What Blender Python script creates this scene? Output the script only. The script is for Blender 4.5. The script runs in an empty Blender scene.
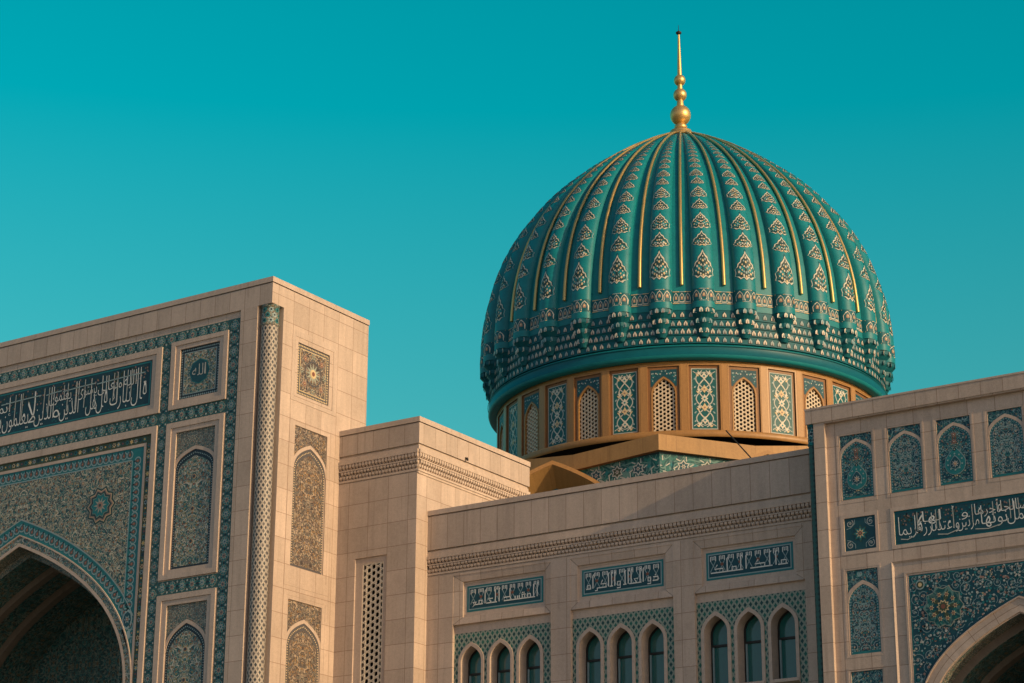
import bpy, math, random
import numpy as np
import unicodedata
from mathutils import Matrix, Vector
R = math.radians
PI = math.pi
sc = bpy.context.scene
COL = sc.collection

# ------------------------------------------------------------------ camera
YAW, PITCH, ROLL, FPX = R(-33.57584), R(18.85713), R(0.26395), 2203.74
_dA = np.array([math.cos(YAW), math.sin(YAW), 0]); _dB = np.array([-math.sin(YAW), math.cos(YAW), 0]); _dZ = np.array([0, 0, 1.0])
_M = np.stack([_dA, _dB, _dZ])
_f = np.array([0, math.cos(PITCH), math.sin(PITCH)]); _u = np.array([0, -math.sin(PITCH), math.cos(PITCH)]); _r = np.array([1.0, 0, 0])
_r, _u = math.cos(ROLL) * _r + math.sin(ROLL) * _u, -math.sin(ROLL) * _r + math.cos(ROLL) * _u
_f, _u, _r = _M @ _f, _M @ _u, _M @ _r
cam_d = bpy.data.cameras.new('camera'); cam = bpy.data.objects.new('camera', cam_d); COL.objects.link(cam)
cam_d.sensor_width = 36; cam_d.sensor_fit = 'HORIZONTAL'; cam_d.lens = FPX * 36 / 1024
cam_d.clip_start = .1; cam_d.clip_end = 6000
mw = Matrix.Identity(4)
for i in range(3):
    mw[i][0], mw[i][1], mw[i][2] = _r[i], _u[i], -_f[i]
mw.translation = (0, 0, 1.7)
cam.matrix_world = mw
sc.camera = cam

# ------------------------------------------------------------------ light
SUN_AZ, SUN_EL = -6.2, 17.0            # degrees: azimuth from +X towards +Y, elevation
sa, se = R(SUN_AZ), R(SUN_EL)
to_sun = Vector((math.cos(se) * math.cos(sa), math.cos(se) * math.sin(sa), math.sin(se)))
sun_d = bpy.data.lights.new('sun', 'SUN'); sun_d.energy = 3.6; sun_d.angle = R(.5); sun_d.color = (1, .685, .365)
sun = bpy.data.objects.new('sun', sun_d); COL.objects.link(sun)
sun.rotation_euler = to_sun.to_track_quat('Z', 'Y').to_euler(); sun.location = (60, 0, 60)
w = bpy.data.worlds.new('World'); sc.world = w; w.use_nodes = True
nt = w.node_tree; nt.nodes.clear()
sky = nt.nodes.new('ShaderNodeTexSky'); sky.sky_type = 'NISHITA'; sky.sun_disc = False
sky.sun_elevation = se; sky.sun_rotation = R(90 - SUN_AZ); sky.air_density = 1.0; sky.dust_density = 1.2; sky.ozone_density = 1.0
geo = nt.nodes.new('ShaderNodeTexCoord')
dot = nt.nodes.new('ShaderNodeVectorMath'); dot.operation = 'DOT_PRODUCT'; dot.inputs[1].default_value = (-.55, .80, .1)
nt.links.new(geo.outputs['Generated'], dot.inputs[0])
mr = nt.nodes.new('ShaderNodeMapRange'); mr.interpolation_type = 'SMOOTHSTEP'
mr.inputs['From Min'].default_value = -.1; mr.inputs['From Max'].default_value = .6
nt.links.new(dot.outputs['Value'], mr.inputs['Value'])
tint = nt.nodes.new('ShaderNodeMix'); tint.data_type = 'RGBA'
tint.inputs['A'].default_value = (2.08, 1.85, 1.75, 1)     # sky behind the camera: warm evening side
# sky behind the dome: deep teal overhead, paler towards the horizon
sz = nt.nodes.new('ShaderNodeSeparateXYZ'); nt.links.new(geo.outputs['Generated'], sz.inputs[0])
mz = nt.nodes.new('ShaderNodeMapRange'); mz.inputs['From Min'].default_value = .27; mz.inputs['From Max'].default_value = .42; nt.links.new(sz.outputs['Z'], mz.inputs['Value'])
tb = nt.nodes.new('ShaderNodeMix'); tb.data_type = 'RGBA'; nt.links.new(mz.outputs['Result'], tb.inputs['Factor'])
tb.inputs['A'].default_value = (.50, 2.1, 1.6, 1); tb.inputs['B'].default_value = (0.0, 2.45, 1.9, 1)
nt.links.new(tb.outputs['Result'], tint.inputs['B'])
nt.links.new(mr.outputs['Result'], tint.inputs['Factor'])
mul = nt.nodes.new('ShaderNodeMix'); mul.data_type = 'RGBA'; mul.blend_type = 'MULTIPLY'; mul.inputs['Factor'].default_value = 1
nt.links.new(sky.outputs['Color'], mul.inputs['A']); nt.links.new(tint.outputs['Result'], mul.inputs['B'])
bg = nt.nodes.new('ShaderNodeBackground'); bg.inputs['Strength'].default_value = .07
nt.links.new(mul.outputs['Result'], bg.inputs['Color'])
out = nt.nodes.new('ShaderNodeOutputWorld'); nt.links.new(bg.outputs['Background'], out.inputs['Surface'])
sc.view_settings.view_transform = 'Standard'; sc.view_settings.look = 'None'
sc.view_settings.exposure = 0.0; sc.view_settings.gamma = 1; sc.view_settings.use_curve_mapping = False

# ------------------------------------------------------------------ materials
class G:
    """tiny node-graph helper"""
    def __init__(s, name):
        s.m = bpy.data.materials.new(name); s.m.use_nodes = True; s.t = s.m.node_tree
        s.b = s.t.nodes['Principled BSDF']
        tc = s.t.nodes.new('ShaderNodeTexCoord'); s.uv = tc.outputs['UV']
    def link(s, v, sock):
        if isinstance(v, bpy.types.NodeSocket): s.t.links.new(v, sock)
        elif v is not None: sock.default_value = v
    def math(s, op, a, b=None, c=None):
        n = s.t.nodes.new('ShaderNodeMath'); n.operation = op
        for k, v in enumerate((a, b, c)):
            if v is not None: s.link(v, n.inputs[k])
        return n.outputs[0]
    def sep(s, v):
        n = s.t.nodes.new('ShaderNodeSeparateXYZ'); s.link(v, n.inputs[0]); return n.outputs
    def comb(s, x, y, z=0.0):
        n = s.t.nodes.new('ShaderNodeCombineXYZ'); s.link(x, n.inputs[0]); s.link(y, n.inputs[1]); s.link(z, n.inputs[2]); return n.outputs[0]
    def noise(s, v, scale, detail=2, rough=.5, dist=0, dims='2D'):
        n = s.t.nodes.new('ShaderNodeTexNoise'); n.noise_dimensions = dims; s.link(v, n.inputs['Vector'])
        n.inputs['Scale'].default_value = scale; n.inputs['Detail'].default_value = detail; n.inputs['Roughness'].default_value = rough
        n.inputs['Distortion'].default_value = dist
        return n.outputs['Fac']
    def vor(s, v, scale, rnd=1.0, feature='F1'):
        n = s.t.nodes.new('ShaderNodeTexVoronoi'); n.voronoi_dimensions = '2D'; n.feature = feature; s.link(v, n.inputs['Vector'])
        n.inputs['Scale'].default_value = scale; n.inputs['Randomness'].default_value = rnd
        return n.outputs['Distance'], (n.outputs['Color'] if feature == 'F1' else None)
    def step(s, v, lo, hi):
        n = s.t.nodes.new('ShaderNodeMapRange'); n.interpolation_type = 'SMOOTHSTEP'; s.link(v, n.inputs['Value'])
        n.inputs['From Min'].default_value = lo; n.inputs['From Max'].default_value = hi; return n.outputs[0]
    def lerp(s, f, lo, hi):
        n = s.t.nodes.new('ShaderNodeMapRange'); s.link(f, n.inputs['Value'])
        n.inputs['To Min'].default_value = lo; n.inputs['To Max'].default_value = hi; return n.outputs[0]
    def mix(s, f, a, b, mode='MIX'):
        n = s.t.nodes.new('ShaderNodeMix'); n.data_type = 'RGBA'; n.blend_type = mode
        s.link(f, n.inputs['Factor'])
        for v, k in ((a, 'A'), (b, 'B')):
            if isinstance(v, tuple) and len(v) == 3: v = v + (1,)
            s.link(v, n.inputs[k])
        return n.outputs['Result']
    def grey(s, v):
        n = s.t.nodes.new('ShaderNodeCombineColor'); [s.link(v, n.inputs[k]) for k in range(3)]; return n.outputs[0]
    def ramp(s, v, cols):
        n = s.t.nodes.new('ShaderNodeValToRGB'); n.color_ramp.interpolation = 'CONSTANT'; s.link(v, n.inputs[0])
        e = n.color_ramp.elements
        while len(e) < len(cols): e.new(.5)
        for k, c in enumerate(cols): e[k].position = k / len(cols); e[k].color = c + (1,)
        return n.outputs['Color']
    def done(s, col, rough=.6, metal=0.0, bump=None, bstr=.2, bdist=.01, spec=.5):
        if isinstance(col, tuple): col = col + (1,)
        s.link(col, s.b.inputs['Base Color']); s.link(rough, s.b.inputs['Roughness']); s.b.inputs['Metallic'].default_value = metal
        s.b.inputs['Specular IOR Level'].default_value = spec
        if bump is not None:
            n = s.t.nodes.new('ShaderNodeBump'); n.inputs['Strength'].default_value = bstr; n.inputs['Distance'].default_value = bdist
            s.link(bump, n.inputs['Height']); s.t.links.new(n.outputs[0], s.b.inputs['Normal'])
        return s.m

def stone(name, c, joints=True, bw=.7, bh=.7, vz=.15, vu=0.0, rough=.55, joint=.008, var=.10):
    g = G(name); uv = g.uv
    x, y, _ = g.sep(uv)
    p = g.comb(g.math('ADD', x, -vu), g.math('ADD', y, -vz))
    big = g.noise(uv, .35, 3, .6)
    streak = g.noise(g.comb(g.math('MULTIPLY', x, 5.0), g.math('MULTIPLY', y, .35)), 1.0, 4, .6)
    fine = g.noise(uv, 38, 3, .75)
    spk = g.noise(uv, 11, 4, .7)
    f = g.math('ADD', g.lerp(big, .86, 1.14), g.lerp(fine, -.26, .26))
    f = g.math('ADD', f, g.lerp(streak, -.22, .22)); f = g.math('ADD', f, g.lerp(spk, -.16, .16))
    col = g.mix(1.0, c, g.grey(f), 'MULTIPLY')
    dirt = g.step(g.math('ADD', g.math('MULTIPLY', g.noise(uv, .9, 5, .65), .6), g.math('MULTIPLY', streak, .4)), .50, .72)
    col = g.mix(g.math('MULTIPLY', dirt, .38), col, (c[0] * .62, c[1] * .58, c[2] * .55))
    drip = g.step(g.noise(g.comb(g.math('MULTIPLY', x, 7.0), g.math('MULTIPLY', y, .22)), 1.0, 3, .55), .60, .72)
    drip = g.math('MULTIPLY', drip, g.step(g.noise(uv, .55, 3, .5), .45, .65))
    col = g.mix(g.math('MULTIPLY', drip, .30), col, (c[0] * .50, c[1] * .46, c[2] * .43))
    if joints:
        b = g.t.nodes.new('ShaderNodeTexBrick'); g.link(p, b.inputs['Vector']); b.offset = 0; b.squash = 1
        b.inputs['Scale'].default_value = 1; b.inputs['Brick Width'].default_value = bw; b.inputs['Row Height'].default_value = bh
        b.inputs['Mortar Size'].default_value = joint; b.inputs['Mortar Smooth'].default_value = .2; b.inputs['Bias'].default_value = 0
        b.inputs['Color1'].default_value = (1 - var, 1 - var * 1.05, 1 - var * 1.15, 1); b.inputs['Color2'].default_value = (1 + var * .6, 1 + var * .55, 1 + var * .5, 1)
        b.inputs['Mortar'].default_value = (.52, .45, .40, 1)
        col = g.mix(1.0, col, b.outputs['Color'], 'MULTIPLY')
    return g.done(col, rough, bump=fine, bstr=.12, bdist=.006, spec=.35)

def glaze(name, c, rough=.5, var=.22, scale=6.0, spec=.3, metal=0.0):
    g = G(name)
    n = g.noise(g.uv, scale, 4, .65); n2 = g.noise(g.uv, scale * 9, 2, .6)
    f = g.math('ADD', g.lerp(n, 1 - var, 1 + var), g.lerp(n2, -var * .7, var * .7))
    return g.done(g.mix(1.0, c, g.grey(f), 'MULTIPLY'), g.lerp(n2, rough * .8, rough * 1.25), metal, spec=spec)

def mosaic(name, base, leaf, line, dots, s=7.0, lw=.035, dr=.28, mir=0.0, leafcut=.54):
    """curling vine lines, leaves and blossoms set in a tile ground, mirrored about the panel's axis"""
    g = G(name); x, y, _ = g.sep(g.uv)
    if mir:
        x = g.math('PINGPONG', x, mir); y = g.math('PINGPONG', y, mir)
    else: x = g.math('ABSOLUTE', x)
    p = g.comb(x, y)
    n1 = g.noise(p, s * .62, 1, .4, .9); n2 = g.noise(g.comb(y, g.math('ADD', x, 7.3)), s * .8, 1, .4, .6)
    l1 = g.math('SUBTRACT', 1.0, g.step(g.math('ABSOLUTE', g.math('SUBTRACT', g.math('FRACT', g.math('MULTIPLY', n1, 5.0)), .5)), lw * 2, lw * 5))
    l2 = g.math('SUBTRACT', 1.0, g.step(g.math('ABSOLUTE', g.math('SUBTRACT', g.math('FRACT', g.math('MULTIPLY', n2, 3.0)), .5)), lw * 1.2, lw * 3.5))
    d, c = g.vor(p, s, .75)
    lf = g.step(g.noise(p, s * 1.6, 2, .5), leafcut, leafcut + .05)
    rnd = g.sep(c)[0]
    col = g.mix(lf, base, leaf)
    col = g.mix(l2, col, (line[0] * .62, line[1] * .66, line[2] * .66))
    col = g.mix(l1, col, line)
    dot = g.math('SUBTRACT', 1.0, g.step(d, dr * .8, dr))
    col = g.mix(dot, col, g.ramp(rnd, dots))
    core = g.math('SUBTRACT', 1.0, g.step(d, dr * .32, dr * .42))
    col = g.mix(core, col, g.ramp(g.sep(c)[1], dots[::-1]))
    wear = g.noise(g.uv, 24, 3, .6)
    col = g.mix(1.0, col, g.grey(g.lerp(wear, .72, 1.28)), 'MULTIPLY')
    return g.done(col, .5, spec=.28)

ST = (.485, .392, .325)
M = {}
M['stone'] = stone('clad_stone', ST)
M['trim'] = stone('trim_stone', (.485, .392, .325), joints=False)
M['parapet'] = stone('parapet_stone', (.465, .380, .318), bw=.56, bh=40, vz=0, var=.10)
M['carved'] = stone('carved_stone', (.495, .40, .328), joints=False)
M['roof'] = stone('roof_screed', (.33, .29, .25), joints=False)
M['dark'] = glaze('shade_black', (.012, .012, .012), .9, spec=.1)  # near-black colour standing for unlit depth and for the shadow below the ledge
M['teal'] = glaze('dome_glaze', (.002, .182, .212), .48, .24, 2.2, spec=.35)
M['tealdark'] = glaze('dark_dome_glaze', (.003, .100, .128), .5, .24, 4.0, spec=.22)
M['tealtile'] = glaze('turquoise_tile', (.014, .165, .185), .5, .2, 8)
M['deep'] = glaze('deep_teal_tile', (.008, .066, .092), .5, .25, 8)
M['navy'] = glaze('navy_tile', (.012, .030, .045), .5, .3, 8)
M['greytile'] = glaze('grey_green_tile', (.30, .33, .28), .55, .3, 14)
M['band'] = glaze('band_teal_tile', (.030, .105, .105), .5, .3, 8)
M['script'] = glaze('script_tile', (.72, .75, .72), .55, .12, 10)
M['walltile'] = mosaic('octagon_wall_mosaic', (.006, .075, .082), (.012, .13, .125), (.10, .22, .21), [(.05, .15, .16), (.02, .06, .08)], s=3, dr=.2)
M['ivory'] = glaze('ivory_tile', (.56, .54, .46), .5, .15, 10)
M['murk'] = glaze('dark_green_tile', (.020, .060, .062), .5, .3, 10)
M['collar'] = glaze('collar_glaze', (.002, .098, .13), .42, .2, 2.0, spec=.3)
M['slate'] = glaze('slate_tile', (.085, .085, .095), .55, .25, 10)
M['drumtile'] = glaze('drum_panel_tile', (.006, .095, .105), .5, .3, 9)
M['jalitan'] = glaze('tan_lattice_stone', (.58, .50, .38), .6, .2, 10)
M['inknavy'] = glaze('ink_blue_tile', (.009, .046, .070), .5, .3, 8)
M['white'] = glaze('white_tile', (.42, .44, .41), .55, .2, 10)
M['pale'] = glaze('pale_blue_tile', (.25, .36, .38), .55, .2, 10)
M['cream'] = glaze('cream_tile', (.58, .46, .27), .55, .2, 10)
M['yellow'] = glaze('yellow_tile', (.62, .40, .10), .55, .2, 10)
M['pink'] = glaze('rose_tile', (.31, .20, .165), .55, .2, 10)
M['red'] = glaze('rust_tile', (.19, .078, .055), .55, .2, 10)
M['olive'] = glaze('olive_tile', (.05, .075, .045), .55, .2, 10)
M['gold'] = glaze('gilded_metal', (.64, .44, .17), .40, .15, 3, metal=.75)
M['bronze'] = stone('bronze_cladding', (.37, .215, .078), bw=1.3, bh=40, vz=0, rough=.42, var=.05, joint=.004)
M['bronze_plain'] = stone('bronze_trim', (.33, .178, .060), joints=False, rough=.42)
M['bronzedark'] = stone('shaded_bronze', (.20, .095, .034), joints=False, rough=.5)  # bronze darkened in colour to carry the shade of recesses and undersides
M['glass'] = glaze('window_glass', (.009, .125, .120), .08, .12, 1, spec=.7)  # teal base colour carries the sky's reflection in the panes
M['frame'] = glaze('window_frame_metal', (.02, .022, .022), .4, .1, 3)
M['jali'] = glaze('lattice_stone', (.72, .64, .51), .6, .15, 10)
M['wire'] = glaze('steel_rod', (.02, .02, .02), .5, .1, 3)
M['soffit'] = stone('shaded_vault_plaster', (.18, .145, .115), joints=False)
M['mos_spandrel'] = mosaic('tower_spandrel_mosaic', (.018, .062, .076), (.036, .165, .165), (.50, .46, .36), [(.33, .26, .14), (.04, .16, .15), (.24, .11, .05), (.34, .31, .22), (.02, .05, .07)], s=8.5, dr=.30)
M['mos_niche'] = mosaic('niche_mosaic', (.024, .080, .094), (.036, .18, .18), (.48, .46, .38), [(.22, .085, .05), (.34, .30, .20), (.04, .16, .15), (.25, .19, .07)], s=9, dr=.30)
M['mos_warm'] = mosaic('warm_niche_mosaic', (.055, .046, .046), (.085, .075, .066), (.37, .30, .23), [(.27, .16, .06), (.36, .29, .21), (.10, .09, .10), (.15, .09, .06), (.08, .11, .12)], s=10, dr=.30, lw=.03)
M['mos_vault'] = mosaic('vault_mosaic', (.02, .075, .082), (.035, .15, .15), (.18, .21, .18), [(.16, .12, .07), (.05, .17, .17), (.03, .05, .05)], s=6, mir=1.3)
M['mos_blue'] = mosaic('blue_ground_mosaic', (.007, .052, .080), (.012, .13, .14), (.20, .33, .34), [(.22, .29, .28), (.20, .09, .06), (.03, .14, .14), (.25, .20, .12)], s=8, lw=.022, dr=.2)
M['mos_edge'] = mosaic('fine_border_mosaic', (.036, .082, .092), (.06, .12, .12), (.38, .35, .29), [(.24, .20, .13), (.03, .12, .12), (.16, .08, .05)], s=15, dr=.3, mir=.5)

def check_mat(name, a, b, c, su, sv, third=.5):
    g = G(name); x, y, _ = g.sep(g.uv)
    p = g.math('ADD', g.math('MULTIPLY', x, su), g.math('MULTIPLY', y, sv)); q = g.math('SUBTRACT', g.math('MULTIPLY', x, su), g.math('MULTIPLY', y, sv))
    fp = g.math('FRACT', p); fq = g.math('FRACT', q)
    k = g.math('MULTIPLY', g.math('GREATER_THAN', fp, .38), g.math('GREATER_THAN', fq, .38))
    e = g.math('MAXIMUM', g.math('LESS_THAN', fp, .16), g.math('LESS_THAN', fq, .16))
    chk = g.math('FRACT', g.math('MULTIPLY', g.math('ADD', g.math('FLOOR', p), g.math('FLOOR', q)), .5))
    col = g.mix(k, a, g.mix(g.math('GREATER_THAN', chk, .25), b, c)); col = g.mix(e, col, a)
    n = g.noise(g.uv, 20, 3, .6)
    return g.done(g.mix(1.0, col, g.grey(g.lerp(n, .7, 1.3)), 'MULTIPLY'), .5, spec=.3)
M['lattice_tile'] = check_mat('diamond_lattice_tile', (.25, .30, .25), (.007, .062, .066), (.014, .125, .105), 6.4, 4.6)
M['shaft'] = check_mat('column_tile', (.34, .31, .27), (.022, .035, .048), (.085, .085, .09), 8.0, 5.0)
M['shaft_teal'] = check_mat('teal_column_tile', (.020, .085, .085), (.006, .040, .046), (.014, .095, .092), 9.0, 7.0)
g = G('paving_stone'); nz = g.noise(g.uv, .4, 5); M['ground'] = g.done(g.mix(nz, (.17, .15, .12), (.23, .20, .16)), .8)

# ------------------------------------------------------------------ mesh helpers
class MB:
    def __init__(s): s.v = []; s.f = []; s.m = []; s.uv = []; s.sm = []; s.mats = []
    def mi(s, name):
        if name not in s.mats: s.mats.append(name)
        return s.mats.index(name)
    def face(s, pts, mat, uvs=None, smooth=False):
        n = len(s.v); s.v.extend([tuple(map(float, p)) for p in pts]); s.f.append(tuple(range(n, n + len(pts)))); s.m.append(s.mi(mat)); s.sm.append(smooth)
        if uvs is None:
            a = Vector(pts[0]); nr = (Vector(pts[1]) - a).cross(Vector(pts[2]) - a)
            ax = max(range(3), key=lambda k: abs(nr[k]))
            uvs = [((p[1], p[2]) if ax == 0 else (p[0], p[2]) if ax == 1 else (p[0], p[1])) for p in pts]
        s.uv.extend(uvs)
    def box(s, x0, x1, y0, y1, z0, z1, mat, skip=''):
        P = lambda a, b, c: (x1 if a else x0, y1 if b else y0, z1 if c else z0)
        if 'x' not in skip: s.face([P(0, 1, 0), P(0, 0, 0), P(0, 0, 1), P(0, 1, 1)], mat)
        if 'X' not in skip: s.face([P(1, 0, 0), P(1, 1, 0), P(1, 1, 1), P(1, 0, 1)], mat)
        if 'y' not in skip: s.face([P(0, 0, 0), P(1, 0, 0), P(1, 0, 1), P(0, 0, 1)], mat)
        if 'Y' not in skip: s.face([P(1, 1, 0), P(0, 1, 0), P(0, 1, 1), P(1, 1, 1)], mat)
        if 'z' not in skip: s.face([P(0, 1, 0), P(1, 1, 0), P(1, 0, 0), P(0, 0, 0)], mat)
        if 'Z' not in skip: s.face([P(0, 0, 1), P(1, 0, 1), P(1, 1, 1), P(0, 1, 1)], mat)
    def grid(s, rows, mat, smooth=True, uvf=None, close=False, matf=None):
        """rows: list of equal-length point lists, shared vertices"""
        n = len(s.v); R_, C_ = len(rows), len(rows[0])
        for r in rows: s.v.extend([tuple(map(float, p)) for p in r])
        for i in range(R_ - 1):
            mm = s.mi(matf(i) if matf else mat)
            for j in range(C_ - (0 if close else 1)):
                k = (j + 1) % C_
                s.f.append((n + i * C_ + j, n + i * C_ + k, n + (i + 1) * C_ + k, n + (i + 1) * C_ + j)); s.m.append(mm); s.sm.append(smooth)
                uu = uvf or (lambda i, j: (j * .1, i * .1))
                s.uv.extend([uu(i, j), uu(i, j + 1), uu(i + 1, j + 1), uu(i + 1, j)])
    def lathe(s, cx, cy, prof, mat, n=48, a0=0, a1=2 * PI, smooth=True):
        rows = []
        for r, z in prof: rows.append([(cx + r * math.cos(a0 + (a1 - a0) * k / n), cy + r * math.sin(a0 + (a1 - a0) * k / n), z) for k in range(n + 1)])
        s.grid(rows, mat, smooth, uvf=lambda i, j: ((a1 - a0) * j / n * prof[min(i, len(prof) - 1)][0], prof[min(i, len(prof) - 1)][1]))
    def tube(s, pts, rad, mat, n=8, smooth=True, caps=True):
        rows = []
        for i, p in enumerate(pts):
            p = Vector(p); t = (Vector(pts[min(i + 1, len(pts) - 1)]) - Vector(pts[max(i - 1, 0)])).normalized()
            a = t.cross(Vector((.3, .2, 1)) if abs(t.z) < .9 else Vector((1, .1, 0))).normalized(); b = t.cross(a)
            r_ = rad[i] if isinstance(rad, (list, tuple)) else rad
            rows.append([tuple(p + a * r_ * math.cos(2 * PI * k / n) + b * r_ * math.sin(2 * PI * k / n)) for k in range(n)])
        s.grid(rows, mat, smooth, close=True)
        if caps: s.face(rows[0], mat, [(0, 0)] * n); s.face(rows[-1], mat, [(0, 0)] * n)
    def build(s, name, parent=None):
        me = bpy.data.meshes.new(name); me.from_pydata(s.v, [], s.f)
        for k in s.mats: me.materials.append(M[k])
        me.polygons.foreach_set('material_index', s.m); me.polygons.foreach_set('use_smooth', s.sm)
        l = me.uv_layers.new(name='UVMap'); l.data.foreach_set('uv', [c for q in s.uv for c in q])
        me.update()
        o = bpy.data.objects.new(name, me); COL.objects.link(o)
        if parent is not None:
            o.parent = parent; o.matrix_parent_inverse = parent.matrix_world.inverted()
        return o

def thing(name, label, cat, loc, group=None):
    o = bpy.data.objects.new(name, None); COL.objects.link(o); o.location = loc; o.matrix_world = Matrix.Translation(loc)
    o.empty_display_size = .5; o['label'] = label; o['category'] = cat
    if group: o['group'] = group
    return o

def front(Y): return lambda u, v, d=0.0: (u, Y + d, v)          # wall facing -Y; d = depth into the wall
def sideX(X): return lambda u, v, d=0.0: (X - d, u, v)          # wall facing +X; u runs along Y
def wallgrid(mb, F, rect, holes, mat, d=0.0):
    """flat wall with rectangular holes; each hole (u0,v0,u1,v1,depth,back) gets its jambs; back=True closes it"""
    u0, v0, u1, v1 = rect
    us = sorted({u0, u1} | {min(max(h[k], u0), u1) for h in holes for k in (0, 2)}); vs = sorted({v0, v1} | {min(max(h[k], v0), v1) for h in holes for k in (1, 3)})
    for a, b in zip(us, us[1:]):
        for c, e in zip(vs, vs[1:]):
            m, n = (a + b) / 2, (c + e) / 2
            if any(h[0] < m < h[2] and h[1] < n < h[3] for h in holes): continue
            mb.face([F(a, c, d), F(b, c, d), F(b, e, d), F(a, e, d)], mat, [(a, c), (b, c), (b, e), (a, e)])
    for h in holes:
        a, c, b, e, dp, back = h[:6]
        jamb(mb, F, (a, c, b, e), d, d + dp, mat)
        if back: mb.face([F(a, c, d + dp), F(b, c, d + dp), F(b, e, d + dp), F(a, e, d + dp)], mat, [(a, c), (b, c), (b, e), (a, e)])
def jamb(mb, F, r, d0, d1, mat):
    a, c, b, e = r; q = [(a, c), (b, c), (b, e), (a, e)]
    for k in range(4):
        p, n = q[k], q[(k + 1) % 4]
        mb.face([F(*p, d0), F(*n, d0), F(*n, d1), F(*p, d1)], mat, [(p[0], p[1]), (n[0], n[1]), (n[0] + (d1 - d0), n[1] + .001), (p[0] + (d1 - d0), p[1] + .001)])
def ring(mb, F, ro, ri, d, mat, dm=None):
    """flat or bevelled rectangular ring: outer at depth d, inner edge at depth dm"""
    dm = d if dm is None else dm
    o = [(ro[0], ro[1]), (ro[2], ro[1]), (ro[2], ro[3]), (ro[0], ro[3])]; i = [(ri[0], ri[1]), (ri[2], ri[1]), (ri[2], ri[3]), (ri[0], ri[3])]
    for k in range(4):
        n = (k + 1) % 4; mb.face([F(*o[k], d), F(*o[n], d), F(*i[n], dm), F(*i[k], dm)], mat, [o[k], o[n], i[n], i[k]])
def frame(mb, F, ro, ri, dbase, dtop, din, mat, step=.5, drop=.03):
    """raised stone frame: outer side, flat ring, step down, inner ring, inner jamb"""
    t = [ro[k] + (ri[k] - ro[k]) * step for k in range(4)]
    jamb(mb, F, ro, dtop, dbase, mat); ring(mb, F, ro, t, dtop, mat); jamb(mb, F, t, dtop, dtop + drop, mat); ring(mb, F, t, ri, dtop + drop, mat); jamb(mb, F, ri, dtop + drop, din, mat)
def sheet(mb, F, r, d, mat, c=None):
    a, e, b, f = r; c = c or ((a + b) / 2, e)
    mb.face([F(a, e, d), F(b, e, d), F(b, f, d), F(a, f, d)], mat, [(p - c[0], q - c[1]) for p, q in ((a, e), (b, e), (b, f), (a, f))])

def arch_pts(cx, v0, wd, h, n=14, k=.62):
    """pointed arch, right springing over the apex to the left springing"""
    q = []
    for i in range(n + 1):
        t = i / n; x = wd * (1 - t * t); z = 2 * t * (1 - t) * k * h + t * t * h; q.append((x, z))
    return [(cx + x, v0 + z) for x, z in q] + [(cx - x, v0 + z) for x, z in q[-2::-1]]
def off(pts, d):
    """offset an open curve outwards (right-to-left over the top)"""
    r = []
    for i, p in enumerate(pts):
        a = pts[max(i - 1, 0)]; b = pts[min(i + 1, len(pts) - 1)]; tx, tz = b[0] - a[0], b[1] - a[1]; L = math.hypot(tx, tz) or 1
        r.append((p[0] + tz / L * d, p[1] - tx / L * d))
    if len(pts) % 2:
        m = len(pts) // 2; a = pts[m - 1]; p = pts[m]; tx, tz = p[0] - a[0], p[1] - a[1]; L = math.hypot(tx, tz); c = abs(tz / L) if 0 else abs(tx / L)
        r[m] = (p[0], p[1] + d / max(c, .35))
    return r
def arch_plate(mb, F, rect, pts, d, mat):
    """rectangle minus the arched opening whose outline is pts (springings meet the rectangle's bottom through vertical sides)"""
    u0, v0, u1, v1 = rect; m = len(pts) // 2
    Rr, Ll = pts[:m + 1], pts[m:]
    def q(l): mb.face([F(p[0], p[1], d) for p in l], mat, [p for p in l])
    q([(Rr[0][0], v0), (u1, v0), (u1, Rr[0][1]), Rr[0]]) if Rr[0][1] > v0 + 1e-4 and u1 > Rr[0][0] + 1e-4 else None
    for a, b in zip(Rr, Rr[1:]):
        q([a, (u1, a[1]), (u1, b[1]), b])
    if v1 > Rr[-1][1] + 1e-4: q([(u0, Rr[-1][1]), (u1, Rr[-1][1]), (u1, v1), (u0, v1)])
    for a, b in zip(Ll, Ll[1:]):
        q([(u0, b[1]), b, a, (u0, a[1])])
    q([(u0, v0), (Ll[-1][0], v0), Ll[-1], (u0, Ll[-1][1])]) if Ll[-1][1] > v0 + 1e-4 and Ll[-1][0] > u0 + 1e-4 else None
def band_curve(mb, F, a, b, d, mat, db=None):
    """strip between two parallel curves; uv runs along the curve"""
    s = 0; db = d if db is None else db
    for i in range(len(a) - 1):
        L = math.hypot(a[i + 1][0] - a[i][0], a[i + 1][1] - a[i][1]); wd = math.hypot(a[i][0] - b[i][0], a[i][1] - b[i][1])
        mb.face([F(*a[i], d), F(*a[i + 1], d), F(*b[i + 1], db), F(*b[i], db)], mat, [(s, 0), (s + L, 0), (s + L, wd), (s, wd)]); s += L
def wall_curve(mb, F, a, d0, d1, mat, smooth=False):
    s = 0
    for i in range(len(a) - 1):
        L = math.hypot(a[i + 1][0] - a[i][0], a[i + 1][1] - a[i][1])
        mb.face([F(*a[i], d0), F(*a[i + 1], d0), F(*a[i + 1], d1), F(*a[i], d1)], mat, [(s, d0), (s + L, d0), (s + L, d1), (s, d1)], smooth); s += L
def raised_arch(mb, F, a, b, dtop, dbase, mat):
    band_curve(mb, F, a, b, dtop, mat); wall_curve(mb, F, a, dtop, dbase, mat); wall_curve(mb, F, b, dtop, dbase, mat)
def legs(pts, v0): return [(pts[0][0], v0)] + pts + [(pts[-1][0], v0)]

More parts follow.
